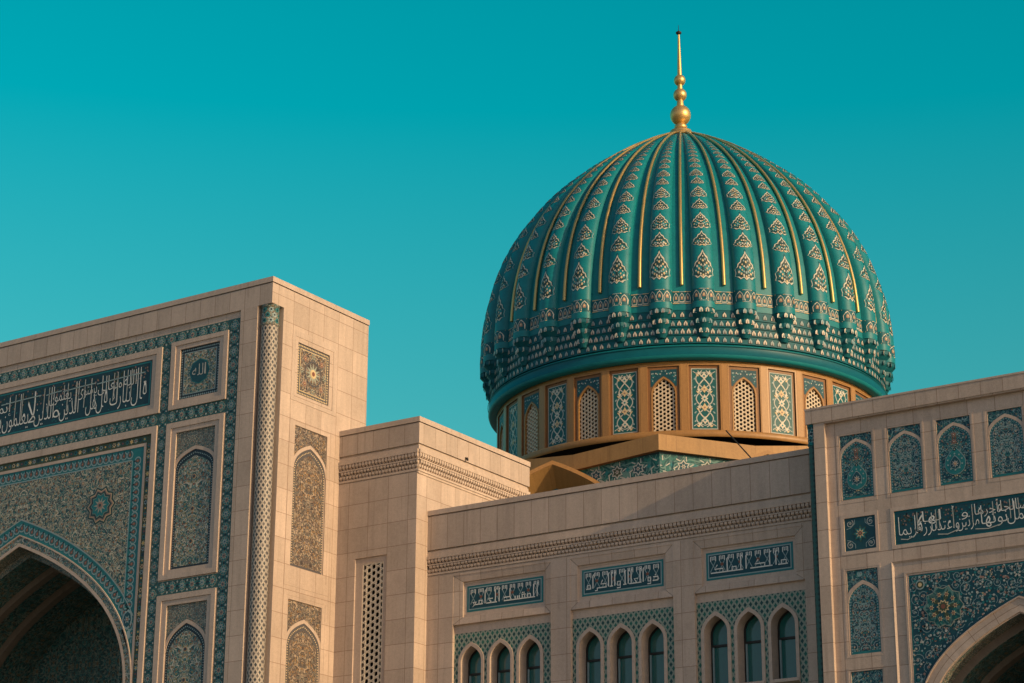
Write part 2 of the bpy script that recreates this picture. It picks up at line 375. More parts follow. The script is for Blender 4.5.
# ------------------------------------------------------------------ tile ornament (2D inlay drawn in a panel's own metres)
LAY = .004
class Pan:
    def __init__(s, mb, F, d0, inside=None): s.mb = mb; s.F = F; s.d0 = d0; s.inside = inside; s.count = 0
    def poly(s, pts, mat, lay=1):
        if s.inside and not all(s.inside(*p) for p in pts): return
        s.mb.face([s.F(p[0], p[1], s.d0 - lay * LAY) for p in pts], mat, [(p[0], p[1]) for p in pts]); s.count += 1
    def rib(s, pts, wd, mat, lay=1, taper=0.0):
        n = len(pts); L = []; Rr = []
        for i, p in enumerate(pts):
            a = pts[max(i - 1, 0)]; b = pts[min(i + 1, n - 1)]; tx, ty = b[0] - a[0], b[1] - a[1]; q = math.hypot(tx, ty) or 1
            h = wd / 2 * (1 - taper * i / max(n - 1, 1)); L.append((p[0] - ty / q * h, p[1] + tx / q * h)); Rr.append((p[0] + ty / q * h, p[1] - tx / q * h))
        for i in range(n - 1): s.poly([Rr[i], Rr[i + 1], L[i + 1], L[i]], mat, lay)
    def disk(s, c, r, mat, lay=2, n=8, ph=0.0, k=1.0): s.poly([(c[0] + r * math.cos(ph + 2 * PI * i / n), c[1] + k * r * math.sin(ph + 2 * PI * i / n)) for i in range(n)], mat, lay)
    def star(s, c, r, ri, n, mat, lay=2, ph=0.0): s.poly([(c[0] + (r if i % 2 == 0 else ri) * math.cos(ph + PI * i / n), c[1] + (r if i % 2 == 0 else ri) * math.sin(ph + PI * i / n)) for i in range(2 * n)], mat, lay)
    def loop(s, c, r, wd, mat, lay=2, n=14): s.rib([(c[0] + r * math.cos(2 * PI * i / n), c[1] + r * math.sin(2 * PI * i / n)) for i in range(n + 1)], wd, mat, lay)
    def leaf(s, c, a, l, wd, mat, lay=2):
        ca, sa_ = math.cos(a), math.sin(a); T = lambda x, y: (c[0] + x * ca - y * sa_, c[1] + x * sa_ + y * ca)
        s.poly([T(0, 0), T(l * .35, wd / 2), T(l, 0), T(l * .35, -wd / 2)], mat, lay)
    def rosette(s, c, r, petals, mats, lay=2, ph=0.0):
        for i in range(petals): s.leaf(c, ph + 2 * PI * i / petals, r, r * 2.6 / petals * 1.2, mats[0], lay)
        s.disk(c, r * .42, mats[1], lay + 1, 8); s.disk(c, r * .2, mats[2 % len(mats)], lay + 2, 6)
    def scroll(s, c, r, a0, turn, wd, mats, rng, lay=1):
        """spiral vine with leaves and a blossom in its eye"""
        n = 16; pts = []
        for i in range(n + 1):
            t = i / n; q = r * (1 - .78 * t); a = a0 + turn * t * 1.35 * 2 * PI; pts.append((c[0] + q * math.cos(a), c[1] + q * math.sin(a)))
        s.rib(pts, wd, mats[0], lay)
        for i in (2, 5, 8, 11):
            a = math.atan2(pts[i + 1][1] - pts[i][1], pts[i + 1][0] - pts[i][0]); s.leaf(pts[i], a - turn * .9, r * .36, r * .17, mats[1 + (i % 2)], lay + 1)
        s.rosette(c, r * .30, 6, (mats[3], mats[4], mats[2]), lay + 2, a0)
def arabesque(P, bbox, cell, mats, seed=1, wd=.02, mirror=True):
    """field of linked scrolls, mirrored about the panel's vertical axis; mats: vine, leaf a, leaf b, blossom, blossom eye(s)"""
    rng = random.Random(seed); u0, v0, u1, v1 = bbox; cx = (u0 + u1) / 2
    nv = max(1, round((v1 - v0) / cell)); dv = (v1 - v0) / nv
    nu = max(1, round((u1 - cx) / cell)); du = (u1 - cx) / nu
    eyes = mats[4] if isinstance(mats[4], (list, tuple)) else [mats[4]]
    for j in range(nv):
        for i in range(nu):
            x = (i + .5 + rng.uniform(-.22, .22)) * du; y = v0 + (j + .5 + rng.uniform(-.25, .25)) * dv + (dv * .22 if i % 2 else -dv * .1)
            a0 = rng.random() * 6.28; tn = 1 if (i + j) % 2 else -1; r = min(du, dv) * rng.uniform(.38, .66); e = rng.choice(eyes)
            for sg in ((1, -1) if mirror else (1,)):
                mm = (mats[0], mats[1], mats[2], mats[3], e)
                P.scroll((cx + sg * x, y), r, a0 if sg == 1 else PI - a0, tn * sg, wd, mm, rng)
            for k in range(3):
                x2 = i * du + rng.random() * du; y2 = v0 + (j + rng.random()) * dv; q = cell * rng.uniform(.07, .12); m2 = rng.choice([mats[3], mats[1], e])
                for sg in (1, -1): P.star((cx + sg * x2, y2), q, q * .5, 5, m2, 3)
def in_rect(r, m=0.0): return lambda u, v: r[0] + m <= u <= r[2] - m and r[1] + m <= v <= r[3] - m
def in_poly(pts):
    def f(u, v):
        c = False; n = len(pts)
        for i in range(n):
            a, b = pts[i], pts[(i + 1) % n]
            if (a[1] > v) != (b[1] > v) and u < (b[0] - a[0]) * (v - a[1]) / (b[1] - a[1]) + a[0]: c = not c
        return c
    return f
def rosette_band(P, p0, p1, wd, pitch, style='tower'):
    """chain of rosettes and dark crosses along a straight band"""
    L = math.hypot(p1[0] - p0[0], p1[1] - p0[1]); n = max(1, round(L / pitch)); dx, dy = (p1[0] - p0[0]) / L, (p1[1] - p0[1]) / L; st = L / n
    for i in range(n):
        c = (p0[0] + dx * st * (i + .5), p0[1] + dy * st * (i + .5)); r = wd * .40
        P.star(c, r * 1.14, r * .92, 8, 'greytile', 1); P.disk(c, r * .86, 'tealtile', 2, 10); P.rosette(c, r * .86, 8, ('greytile', 'pink' if i % 2 else 'pale', 'deep'), 3)
        for q in range(4): a = q * PI / 2 + PI / 4; P.disk((c[0] + r * 1.0 * math.cos(a), c[1] + r * 1.0 * math.sin(a)), r * .15, 'greytile', 1, 6)
        e = (p0[0] + dx * st * i, p0[1] + dy * st * i)
        if i:
            P.star(e, wd * .30, wd * .10, 4, 'tealtile', 1, PI / 4); P.star(e, wd * .17, wd * .07, 4, 'navy', 2)
            for sg in (1, -1): P.disk((e[0] - dy * wd * .34 * sg, e[1] + dx * wd * .34 * sg), wd * .09, 'white', 2, 6)
def bud_band(P, pts, wd, pitch, flip=1):
    """row of rust buds in pale arcs along a curve (the turquoise borders)"""
    acc = pitch / 2
    for a, b in zip(pts, pts[1:]):
        L = math.hypot(b[0] - a[0], b[1] - a[1])
        while acc < L:
            t = acc / L; c = (a[0] + (b[0] - a[0]) * t, a[1] + (b[1] - a[1]) * t); an = math.atan2(b[1] - a[1], b[0] - a[0]) + flip * PI / 2
            P.loop(c, wd * .33, wd * .10, 'pale', 1, 10); P.leaf((c[0] - math.cos(an) * wd * .22, c[1] - math.sin(an) * wd * .22), an, wd * .52, wd * .36, 'red', 2); P.disk(c, wd * .08, 'pink', 3, 6)
            P.leaf((c[0] + math.cos(an) * wd * .2, c[1] + math.sin(an) * wd * .2), an, wd * .3, wd * .2, 'navy', 3)
            acc += pitch
        acc -= L

# ------------------------------------------------------------------ arabic lettering (bundled fallback font, shaped here)
FORMS = {}
for cp in range(0xFE80, 0xFEFD):
    d_ = unicodedata.decomposition(chr(cp))
    if d_:
        k_, *ls = d_.split(); FORMS[(k_.strip('<>'), ''.join(chr(int(x, 16)) for x in ls))] = chr(cp)
def shape(word):
    word = word.replace('لا', '\u0001'); outc = []
    one = lambda c: 'لا' if c == '\u0001' else c
    joins = lambda c: ('initial', one(c)) in FORMS
    for i, c in enumerate(word):
        pv = i > 0 and joins(word[i - 1]); nx = i < len(word) - 1 and joins(c) and ('final', one(word[i + 1])) in FORMS
        k = ('medial' if nx else 'final') if pv else ('initial' if nx else 'isolated')
        outc.append(FORMS.get((k, one(c)), one(c)))
    return ''.join(outc[::-1])
def glyphs(word, thin=-.012):
    c = bpy.data.curves.new('lettering_source', 'FONT'); c.body = shape(word); c.resolution_u = 3; c.offset = thin
    o = bpy.data.objects.new('lettering_source', c); COL.objects.link(o)
    dg = bpy.context.evaluated_depsgraph_get(); dg.update(); me = o.evaluated_get(dg).to_mesh()
    vs = [(v.co.x, v.co.y) for v in me.vertices]; fs = [tuple(p.vertices) for p in me.polygons]
    bpy.data.objects.remove(o); bpy.data.curves.remove(c)
    par = list(range(len(vs)))
    def find(i):
        while par[i] != i: par[i] = par[par[i]]; i = par[i]
        return i
    for f in fs:
        for i in f[1:]: par[find(i)] = find(f[0])
    ext = {}
    for i, p in enumerate(vs):
        k = find(i); e = ext.setdefault(k, [9, -9]); e[0] = min(e[0], p[1]); e[1] = max(e[1], p[1])
    return vs, fs, [ext[find(i)] for i in range(len(vs))]
def write(P, word, u0, u1, vb, em, mat='white', lay=2, tall=1.0, cut=.36, slant=0.0, thin=-.012):
    """word between u0 and u1, baseline vb; letters above cut are drawn out by tall"""
    vs, fs, ext = glyphs(word, thin)
    if not vs: return
    a = min(p[0] for p in vs); b = max(p[0] for p in vs)
    def T(i):
        p = vs[i]; y = p[1]; e0, e1 = ext[i]
        if e1 - e0 < .2 and e0 > .2: y = e0 + (y - e0) + .04       # a dot keeps its shape
        elif y > cut: y = cut + (y - cut) * tall
        x = u0 + (p[0] - a) / (b - a) * (u1 - u0); return (x + slant * y * em, vb + y * em)
    for f in fs: P.poly([T(i) for i in f], mat, lay)

# ================================================================== SETTING
mb = MB(); mb.face([(-2500, -2500, 0), (2500, -2500, 0), (2500, 2500, 0), (-2500, 2500, 0)], 'ground')
o = mb.build('ground'); o['kind'] = 'structure'

YT, XT, YB, XB, YC, YR = 45.216, -38.185, 48.495, -35.33, 49.078, 48.18

def coping(mb, x0, x1, y0, y1, zt, h, mat='parapet', g=.035, faces='yX'):
    """parapet coping slab with a shadow groove under it"""
    mb.box(x0 - .02, x1 + .02, y0 - .02, y1 + .02, zt - h, zt, 'trim')
    mb.box(x0 + .06, x1 - .06, y0 + .06, y1 - .06, zt - h - g, zt - h, 'carved', 'zZ')

def carved_frieze(mb, F, u0, u1, z0, z1, n_pitch=.12):
    """three corbelled rows of little niches under a moulding"""
    H = z1 - z0; n = max(1, round((u1 - u0) / n_pitch)); p = (u1 - u0) / n
    def strip(za, zb, d):
        mb.face([F(u0, za, d), F(u1, za, d), F(u1, zb, d), F(u0, zb, d)], 'carved'); mb.face([F(u0, za, d), F(u1, za, d), F(u1, za, .09), F(u0, za, .09)], 'carved'); mb.face([F(u0, zb, d), F(u1, zb, d), F(u1, zb, .09), F(u0, zb, .09)], 'carved')
        for u in (u0, u1): mb.face([F(u, za, d), F(u, zb, d), F(u, zb, .09), F(u, za, .09)], 'carved')
    strip(z0 + H * .86, z1, -.03); strip(z0 + H * .10, z0 + H * .19, .02); strip(z0, z0 + H * .09, .045)
    strip(z0 + H * .56, z0 + H * .61, -.01)
    for row, (za, zb, d0, ph) in enumerate(((.61, .86, -.015, 0), (.38, .55, .0, .5), (.20, .37, .015, 0))):
        for i in range(n):
            c = u0 + (i + .5 + (ph if i < n - 1 else 0)) * p; a = z0 + H * za; b = z0 + H * zb; h = p * .36; m = a + (b - a) * .45
            # a niche-shaped tooth: wide head, tapering foot, hollow middle
            T = [(c - h, b), (c - h, m), (c - h * .45, a), (c + h * .45, a), (c + h, m), (c + h, b)]
            
            mb.face([F(*T[0], d0), F(*T[1], d0), F(*T[4], d0), F(*T[5], d0)], 'carved'); mb.face([F(*T[1], d0), F(*T[2], .06), F(*T[3], .06), F(*T[4], d0)], 'carved')
            for q in ((0, 1), (4, 5)): mb.face([F(*T[q[0]], d0), F(*T[q[1]], d0), F(*T[q[1]], .09), F(*T[q[0]], .09)], 'carved')
            mb.face([F(*T[1], d0), F(*T[2], .06), F(T[2][0], T[2][1], .09), F(*T[1], .09)], 'carved'); mb.face([F(*T[4], d0), F(*T[3], .06), F(T[3][0], T[3][1], .09), F(*T[4], .09)], 'carved')
    mb.face([F(u0, z0, .088), F(u1, z0, .088), F(u1, z1, .088), F(u0, z1, .088)], 'carved')

# ------------------------------------------------------------------ niches and panels shared by the portals
def niche_panel(root, F, fo, inner, d_wall, raised, spring, apex, mosaic_mat, spandrel_mat, ornament=None, stone_ring=.10, name='niche_panel', edge='navy'):
    """stone frame round a blind pointed niche: tiled spandrels, stone arch, tiled field"""
    mb = MB(); u0, v0, u1, v1 = inner; cx = (u0 + u1) / 2; dp = d_wall + .035
    if raised: frame(mb, F, fo, inner, d_wall, d_wall - .05, dp, 'trim')
    else:
        t = [fo[k] + (inner[k] - fo[k]) * .55 for k in range(4)]
        ring(mb, F, fo, t, d_wall - .006, 'stone'); jamb(mb, F, fo, d_wall - .006, d_wall, 'trim'); jamb(mb, F, t, d_wall - .006, d_wall + .012, 'trim'); ring(mb, F, t, inner, d_wall + .012, 'trim'); jamb(mb, F, inner, d_wall + .012, dp, 'trim')
    sheet(mb, F, inner, dp, 'trim')
    fr = mb.build(name, root)
    hw = (u1 - u0) / 2 - .006; A = arch_pts(cx, spring, hw - stone_ring * .2, apex - spring, 12); Ao = off(A, stone_ring)
    mb = MB()                                                  # spandrel tile above the arch
    Ain = [(min(max(p[0], u0 + .004), u1 - .004), min(p[1], v1 - .02)) for p in Ao]
    arch_plate(mb, F, (u0, Ain[0][1], u1, v1), Ain, dp - LAY, spandrel_mat)
    mb.build('spandrel_tile', fr)
    mb = MB(); Aclip = [(min(max(p[0], u0), u1), p[1]) for p in Ao]
    raised_arch(mb, F, A, Aclip, dp - .022, dp, 'trim'); mb.build('stone_arch', fr)
    mb = MB(); out_ = legs(A, v0)
    mb.face([F(p[0], p[1], dp - LAY) for p in out_], edge, [(p[0] - cx, p[1] - v0) for p in out_])
    ins = [(cx + (p[0] - cx) * (1 - .13), v0 + .06 + (p[1] - v0) * (1 - .075)) for p in A]; ins = legs(ins, v0 + .07)
    mb.face([F(p[0], p[1], dp - 2 * LAY) for p in ins], mosaic_mat, [(p[0] - cx, p[1] - v0) for p in ins])
    P = Pan(mb, F, dp - LAY, None); bead = [(cx + (p[0] - cx) * (1 - .065), v0 + .03 + (p[1] - v0) * (1 - .037)) for p in out_]; acc = .05
    for a, b in zip(bead, bead[1:]):
        L = math.hypot(b[0] - a[0], b[1] - a[1])
        while acc < L: t = acc / L; P.disk((a[0] + (b[0] - a[0]) * t, a[1] + (b[1] - a[1]) * t), .020, 'cream' if edge == 'slate' else 'pale', 1, 6); acc += .072
        acc -= L
    P = Pan(mb, F, dp - 2 * LAY, in_poly(ins))
    if ornament: ornament(P, (ins[0][0] * -1 + 2 * cx, v0 + .07, ins[0][0], apex), cx)
    mb.build('tile_field', fr)
    return fr

def orn_dots(P, bb, cx):
    for t in (.2, .48, .76):
        c = (cx, bb[1] + (bb[3] - bb[1]) * t); P.star(c, .085, .06, 8, 'cream', 1); P.disk(c, .06, 'red', 2); P.disk(c, .035, 'deep', 3)
        for sg in (1, -1): P.rosette((cx + sg * (bb[2] - bb[0]) * .32, c[1] + .12), .06, 6, ('pale', 'red', 'cream'), 2)
def orn_scroll(seed, mats, cell=.27, wd=.018):
    def f(P, bb, cx): arabesque(P, (bb[0], bb[1], bb[2], bb[3]), cell, mats, seed, wd)
    return f
def orn_vase(P, bb, cx):
    """vase-shaped medallion low in the field, blossoms rising above it"""
    arabesque(P, bb, .22, ('tealtile', 'pale', 'tealtile', 'pale', ['pink', 'red', 'cream']), 11, .012)
    c = (cx, bb[1] + (bb[3] - bb[1]) * .30)
    drop = lambda k: [(c[0] + k * .27 * math.sin(a) * (1 if math.cos(a) < .3 else 1 - .75 * (math.cos(a) - .3)), c[1] + k * (.27 * -math.cos(a) * -1 if math.cos(a) < 0 else .42 * math.cos(a))) for a in [2 * PI * i / 28 for i in range(28)]]
    P.poly(drop(1.0), 'pale', 6); P.poly(drop(.95), 'tealtile', 7); P.poly(drop(.50), 'pale', 8); P.poly(drop(.45), 'deep', 9)
    P.rosette(c, .10, 8, ('white', 'pink', 'cream'), 10)
    for k in range(10):
        a = 2 * PI * k / 10; P.star((c[0] + .19 * math.sin(a), c[1] + .05 + .2 * math.cos(a)), .03, .015, 5, 'pale', 10)
    for t in (.56, .70, .83): P.rosette((cx, bb[1] + (bb[3] - bb[1]) * t), .085, 8, ('pink', 'red', 'white'), 6)

# ================================================================== LEFT PORTAL
CT = -47.6; TL = 2 * CT - XT
portal = thing('grand_portal', 'tall stone portal block with tiled arch, tiled corner column and sunlit right side', 'portal', (CT, YT, 0))
F = front(YT); FS = sideX(XT)
mir = lambda r: (2 * CT - r[2], r[1], 2 * CT - r[0], r[3])
ZT = 23.71; YTB = 49.73
mb = MB(); dF = .055
hol = (2 * CT + 39.33, .0, -39.33, 22.91)
PT = [(-41.60, 20.60, -40.10, 22.135), (-41.59, 15.60, -40.12, 19.615), (-41.59, 10.9, -40.10, 14.575)]   # panels left of the corner column
PS = [(46.46, 20.54, 47.92, 22.085), (46.45, 15.55, 47.92, 19.61), (46.43, 10.6, 47.92, 14.605)]      # panels on the sunlit side
HO = lambda l: [tuple(r) + (0.0, False) for r in l]
NT = 22.92                                                     # top of the corner notch
wallgrid(mb, F, (TL + .52, 0, XT - .52, NT), [(hol[0], 0, hol[2], 22.91, dF, False)], 'stone')
mb.face([F(TL, NT), F(XT, NT), F(XT, 23.53), F(TL, 23.53)], 'parapet', [(TL, NT), (XT, NT), (XT, 23.53), (TL, 23.53)])
wallgrid(mb, FS, (YT + .53, 0, YTB, NT), HO(PS), 'stone'); mb.face([FS(YT, NT), FS(YTB, NT), FS(YTB, 23.53), FS(YT, 23.53)], 'stone')
for xx, sg in ((XT, 1), (TL, -1)):                             # corner notches
    a = xx - sg * .52; mb.face([(a, YT, 0), (a, YT + .53, 0), (a, YT + .53, NT), (a, YT, NT)], 'trim'); mb.face([(a, YT + .53, 0), (xx, YT + .53, 0), (xx, YT + .53, NT), (a, YT + .53, NT)], 'trim'); mb.face([(a, YT, NT), (xx, YT, NT), (xx, YT + .53, NT), (a, YT + .53, NT)], 'trim')
mb.face([(TL, YT + .53, 0), (TL, YTB, 0), (TL, YTB, 23.53), (TL, YT + .53, 23.53)], 'stone'); mb.face([(TL, YT, NT), (TL, YT + .53, NT), (TL, YT + .53, 23.53), (TL, YT, 23.53)], 'stone')
mb.face([(TL, YTB, 0), (XT, YTB, 0), (XT, YTB, 23.53), (TL, YTB, 23.53)], 'stone')
# field behind the frames, with the arch cut out
HW, ZS, ZA = 4.85, 12.45, 17.41
Aout = arch_pts(CT, ZS, HW, ZA - ZS, 26)
Aopen = off(Aout, -.33)
wallgrid(mb, F, hol, [(Aopen[-1][0], 0, Aopen[0][0], Aopen[0][1], 0.0, False), (CT - 5.0, Aopen[0][1], CT + 5.0, 18.6, 0.0, False)] + HO(PT) + HO([mir(r) for r in PT]), 'stone', dF)
arch_plate(mb, F, (CT - 5.0, Aopen[0][1], CT + 5.0, 18.6), Aopen, dF, 'trim')
body = mb.build('wall', portal)
mb = MB(); coping(mb, TL, XT, YT, YTB, ZT, .155); mb.build('coping', portal)
# deep vault behind the arch
mb = MB(); dpt = 4.3
Al = legs(Aopen, 0)
wall_curve(mb, F, Al, dF, dF + .45, 'mos_edge', False)
for k, (ds, de, shr) in enumerate(((.45, 1.5, .22), (1.5, 1.75, .42), (1.75, 2.6, .28), (2.6, 2.85, .5), (2.85, dpt, .36))):
    C_ = legs(off(Aopen, -shr), 0); B_ = legs(Aopen, 0)
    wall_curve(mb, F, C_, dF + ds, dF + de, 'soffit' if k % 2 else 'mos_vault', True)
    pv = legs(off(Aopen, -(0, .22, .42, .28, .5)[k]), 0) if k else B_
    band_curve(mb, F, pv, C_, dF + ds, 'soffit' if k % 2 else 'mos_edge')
sheet(mb, F, (CT - 4.9, 0, CT + 4.9, 17.4), dF + dpt, 'mos_vault')
P = Pan(mb, F, dF + dpt)
for zz in (12.2, 9.5):
    for k in (-2.4, 0, 2.4):
        P.star((CT + k, zz), .5, .34, 8, 'pale', 2); P.star((CT + k, zz), .44, .3, 8, 'deep', 3); P.rosette((CT + k, zz), .28, 8, ('tealtile', 'red', 'pale'), 4)
mb.build('vault', portal)
# spandrel: nested borders, mosaic field, arch mouldings
def spandrel_group(sg):
    X = lambda x: CT + sg * (x - CT)
    pass
mb = MB(); D0 = dF
r1 = (2 * CT + 42.33, 2, -42.33, 19.95); r2 = (2 * CT + 42.52, 2, -42.52, 19.74); r3 = (2 * CT + 42.72, 2, -42.72, 19.50); r4 = (2 * CT + 42.80, 2, -42.80, 19.41); r5 = (2 * CT + 43.25, 2, -43.25, 19.04)
jamb(mb, F, r1, D0 - .05, D0, 'trim'); ring(mb, F, r1, r2, D0 - .05, 'trim'); jamb(mb, F, r2, D0 - .05, D0 - .01, 'trim'); ring(mb, F, r3, r4, D0 - .02, 'trim'); jamb(mb, F, r3, D0 - .02, D0, 'trim'); jamb(mb, F, r4, D0 - .02, D0, 'trim')
sp = mb.build('spandrel_frame', portal)
mb = MB(); ring(mb, F, r2, r3, D0 - LAY, 'olive'); P = Pan(mb, F, D0 - LAY)
for (a, b) in (((r3[0], 19.62), (r3[2], 19.62)), ((-42.62, 19.5), (-42.62, 5)), ((2 * CT + 42.62, 19.5), (2 * CT + 42.62, 5))):
    L = math.hypot(b[0] - a[0], b[1] - a[1]); n = int(L / .17)
    for i in range(n):
        c = (a[0] + (b[0] - a[0]) * (i + .5) / n, a[1] + (b[1] - a[1]) * (i + .5) / n); P.star(c, .085, .045, 6, ('tealtile', 'cream', 'pale', 'deep')[i % 4], 1, i); P.disk(c, .035, ('red', 'navy', 'yellow')[i % 3], 2, 6)
mb.build('border_tile', sp)
mb = MB(); sheet(mb, F, (r4[0], r5[3], r4[2], r4[3]), D0 - LAY, 'tealtile')
for sg in (1, -1):
    q = [(CT + sg * (x - CT), z) for x, z in ((r5[2], 14.05), (r4[2], 13.05), (r4[2], r5[3]), (r5[2], r5[3]))]; mb.face([F(*p, D0 - LAY) for p in q], 'tealtile', q)
P = Pan(mb, F, D0 - LAY)
zc = (r4[3] + r5[3]) / 2; xc = (r4[2] + r5[2]) / 2
bud_band(P, [(2 * CT - xc + .25, zc), (xc - .2, zc)], .34, .235); bud_band(P, [(xc, zc - .1), (xc, 14.6)], .34, .235, -1); bud_band(P, [(2 * CT - xc, zc - .1), (2 * CT - xc, 14.6)], .34, .235)
for xx in (r5[2] + .015, 2 * CT - r5[2] - .015): P.rib([(xx, 14.1), (xx, r5[3])], .03, 'pale', 2)
P.rib([(r5[0], r5[3] + .015), (r5[2], r5[3] + .015)], .03, 'pale', 2)
mb.build('bud_border_tile', sp)
mb = MB(); A4 = off(Aout, .45); A4 = [(min(max(p[0], r5[0] + .01), r5[2] - .01), p[1]) for p in A4]
arch_plate(mb, F, (r5[0], A4[0][1], r5[2], r5[3]), A4, D0 - LAY, 'mos_spandrel'); n0 = len(mb.uv)
mb.uv = [(u - CT, v - 13) for u, v in mb.uv]
P = Pan(mb, F, D0 - LAY)
for sg in (1, -1):
    c = (CT + sg * 3.22, 17.86)
    P.star(c, .62, .51, 10, 'greytile', 2); P.star(c, .595, .49, 10, 'murk', 3); P.star(c, .53, .43, 10, 'cream', 4); P.star(c, .505, .41, 10, 'pink', 5); P.star(c, .455, .365, 10, 'murk', 6); P.star(c, .38, .30, 10, 'greytile', 7); P.star(c, .36, .285, 10, 'tealtile', 8); P.rosette(c, .26, 10, ('greytile', 'pink', 'murk'), 9)
    for k in range(7):
        rng = random.Random(k + 3); q = (CT + sg * (.8 + k * .55), 18.75 - .12 * (k % 2) if k < 5 else 17.0 - k * .1); P.rosette(q, .13, 8, ('greytile', 'pink', 'cream'), 2)
mb.build('spandrel_tile', sp)
mb = MB()
Ab = off(Aout, .0); band_curve(mb, F, Ab, [(min(max(p[0], r4[0] + .03), r4[2] - .03), p[1]) for p in off(Aout, .43)], D0 - 2 * LAY, 'tealtile')
P = Pan(mb, F, D0 - 2 * LAY, in_rect((r4[0], 0, r4[2], 19)))
mid = off(Aout, .2); bud_band(P, mid, .34, .235, -1); e = off(Aout, .42); P.rib(e, .03, 'pale', 2)
band_curve(mb, F, off(Aout, -.24), off(Aout, -.04), D0 - LAY, 'mos_niche')
for sg in (1, -1):
    P.disk((CT + sg * 4.55, 14.35), .2, 'pale', 3, 8, 0, 1.5); P.disk((CT + sg * 4.55, 14.35), .15, 'deep', 4, 8, 0, 1.5); P.rosette((CT + sg * 4.55, 14.35), .13, 6, ('pale', 'red', 'white'), 5); P.disk((CT + sg * 4.62, 13.9), .09, 'pale', 3, 8, 0, 1.5)
mb.build('arch_border_tile', sp)
mb = MB(); raised_arch(mb, F, legs(off(Aout, -.04), 0), legs(Aout, 0), D0 - .04, D0, 'trim'); raised_arch(mb, F, legs(off(Aout, -.33), 0), legs(off(Aout, -.24), 0), D0 - .02, D0, 'trim'); mb.build('arch_moulding', sp)
# rosette bands
mb = MB(); FB = D0 - LAY; SB = []
for r in ((2 * CT + 39.76, 22.33, -39.76, 22.71), (2 * CT + 42.31, 19.96, -42.31, 20.32), (2 * CT + 42.31, 19.96, 2 * CT + 42.31, 19.96)):
    if r[2] > r[0]: SB.append((r, 0))
for sg in (0, 1):
    for r, k in (((-39.76, 1.0, -39.37, 22.71), 1), ((-42.31, 1.0, -41.98, 22.33), 1), ((-41.98, 19.95, -39.76, 20.33), 0), ((-41.98, 14.9, -39.76, 15.29), 0), ((-41.98, 10.2, -39.76, 10.6), 0)): SB.append((mir(r) if sg else r, k))
for r, k in SB:
    sheet(mb, F, r, FB, 'band'); P = Pan(mb, F, FB, in_rect(r))
    if k: rosette_band(P, ((r[0] + r[2]) / 2, max(r[1], 8)), ((r[0] + r[2]) / 2, r[3]), r[2] - r[0], .40)
    else: rosette_band(P, (r[0], (r[1] + r[3]) / 2), (r[2], (r[1] + r[3]) / 2), r[3] - r[1], .40)
mb.build('rosette_band', portal)
# inscription over the arch
tr = (2 * CT + 42.67, 20.63, -42.67, 22.03)
mb = MB(); frame(mb, F, (2 * CT + 42.29, 20.33, -42.29, 22.34), tr, D0, D0 - .05, D0 + .01, 'trim', .55); it = mb.build('inscription_frame', portal)
mb = MB(); sheet(mb, F, tr, D0 - LAY, 'inknavy'); P = Pan(mb, F, D0 - LAY, in_rect(tr)); ti = (tr[0] + .06, tr[1] + .05, tr[2] - .06, tr[3] - .05)
for a, b in (((ti[0], ti[1]), (ti[2], ti[1])), ((ti[2], ti[1]), (ti[2], ti[3])), ((ti[2], ti[3]), (ti[0], ti[3])), ((ti[0], ti[3]), (ti[0], ti[1]))): P.rib([a, b], .045, 'tealtile', 1)
rng = random.Random(5)
for k in range(700):
    c = (rng.uniform(ti[0] + .1, ti[2] - .1), rng.uniform(ti[3] - .55, ti[3] - .06)); P.star(c, rng.uniform(.03, .055), .018, 5, rng.choice(['olive', 'olive', 'deep', 'pink', 'deep']), 1, rng.random() * 6)
for k in range(500):
    c = (rng.uniform(ti[0] + .1, ti[2] - .1), rng.uniform(ti[1] + .06, ti[1] + .9)); P.star(c, rng.uniform(.02, .04), .015, 5, rng.choice(['deep', 'tealtile', 'deep']), 1, rng.random() * 6)
mb.build('inscription_ground', it)
mb = MB(); P = Pan(mb, F, D0 - 2 * LAY, in_rect(ti))
b0 = ti[1] + .20; XR = ti[2] - .12
def L1(word, a, b, low=True, tall=2.4, em=.80): write(P, word, XR - b, XR - a, b0 if low else b0 + .50, em * .92 if low else em * .62, 'script', 2, 2.9 if low else 1.7, .36, 0, -.012)
L1('قال', 0, .60, True, 3.0); L1('الله', .42, .92, False); L1('تبارك', .62, 1.45); L1('وتعالى', 1.0, 1.95, False, 2.0); L1('قل', 1.55, 2.0); L1('هل', 1.98, 2.42); L1('يستوى', 2.0, 2.75, False)
L1('الذين', 2.72, 3.5); L1('يعلمون', 3.05, 3.95, False); L1('و', 3.5, 3.78); L1('الذين', 3.75, 4.55); L1('لا', 4.5, 4.85, True, 2.4); L1('يعلمون', 4.80, 5.9); L1('إنما', 5.55, 6.25, False); L1('يتذكر', 5.95, 7.0); L1('أولو', 6.9, 7.6, False); L1('الألباب', 7.2, 8.9)
zl = b0 + .80
for a, b in ((.08, 2.0), (2.05, 3.4), (3.45, 4.1), (4.3, 6.0), (6.1, 8.8)): P.rib([(XR - b, zl - .03), (XR - (a + b) / 2, zl), (XR - a, zl + .01)], .035, 'pale', 3)
for a in (.62, .78, 1.18, 1.32, 2.5, 2.86, 3.2, 3.98, 4.18, 5.1, 5.4, 6.4): P.rib([(XR - a, b0 + .12), (XR - a + .015, ti[3] - .10)], .032, 'white', 3)
mb.build('lettering', it)
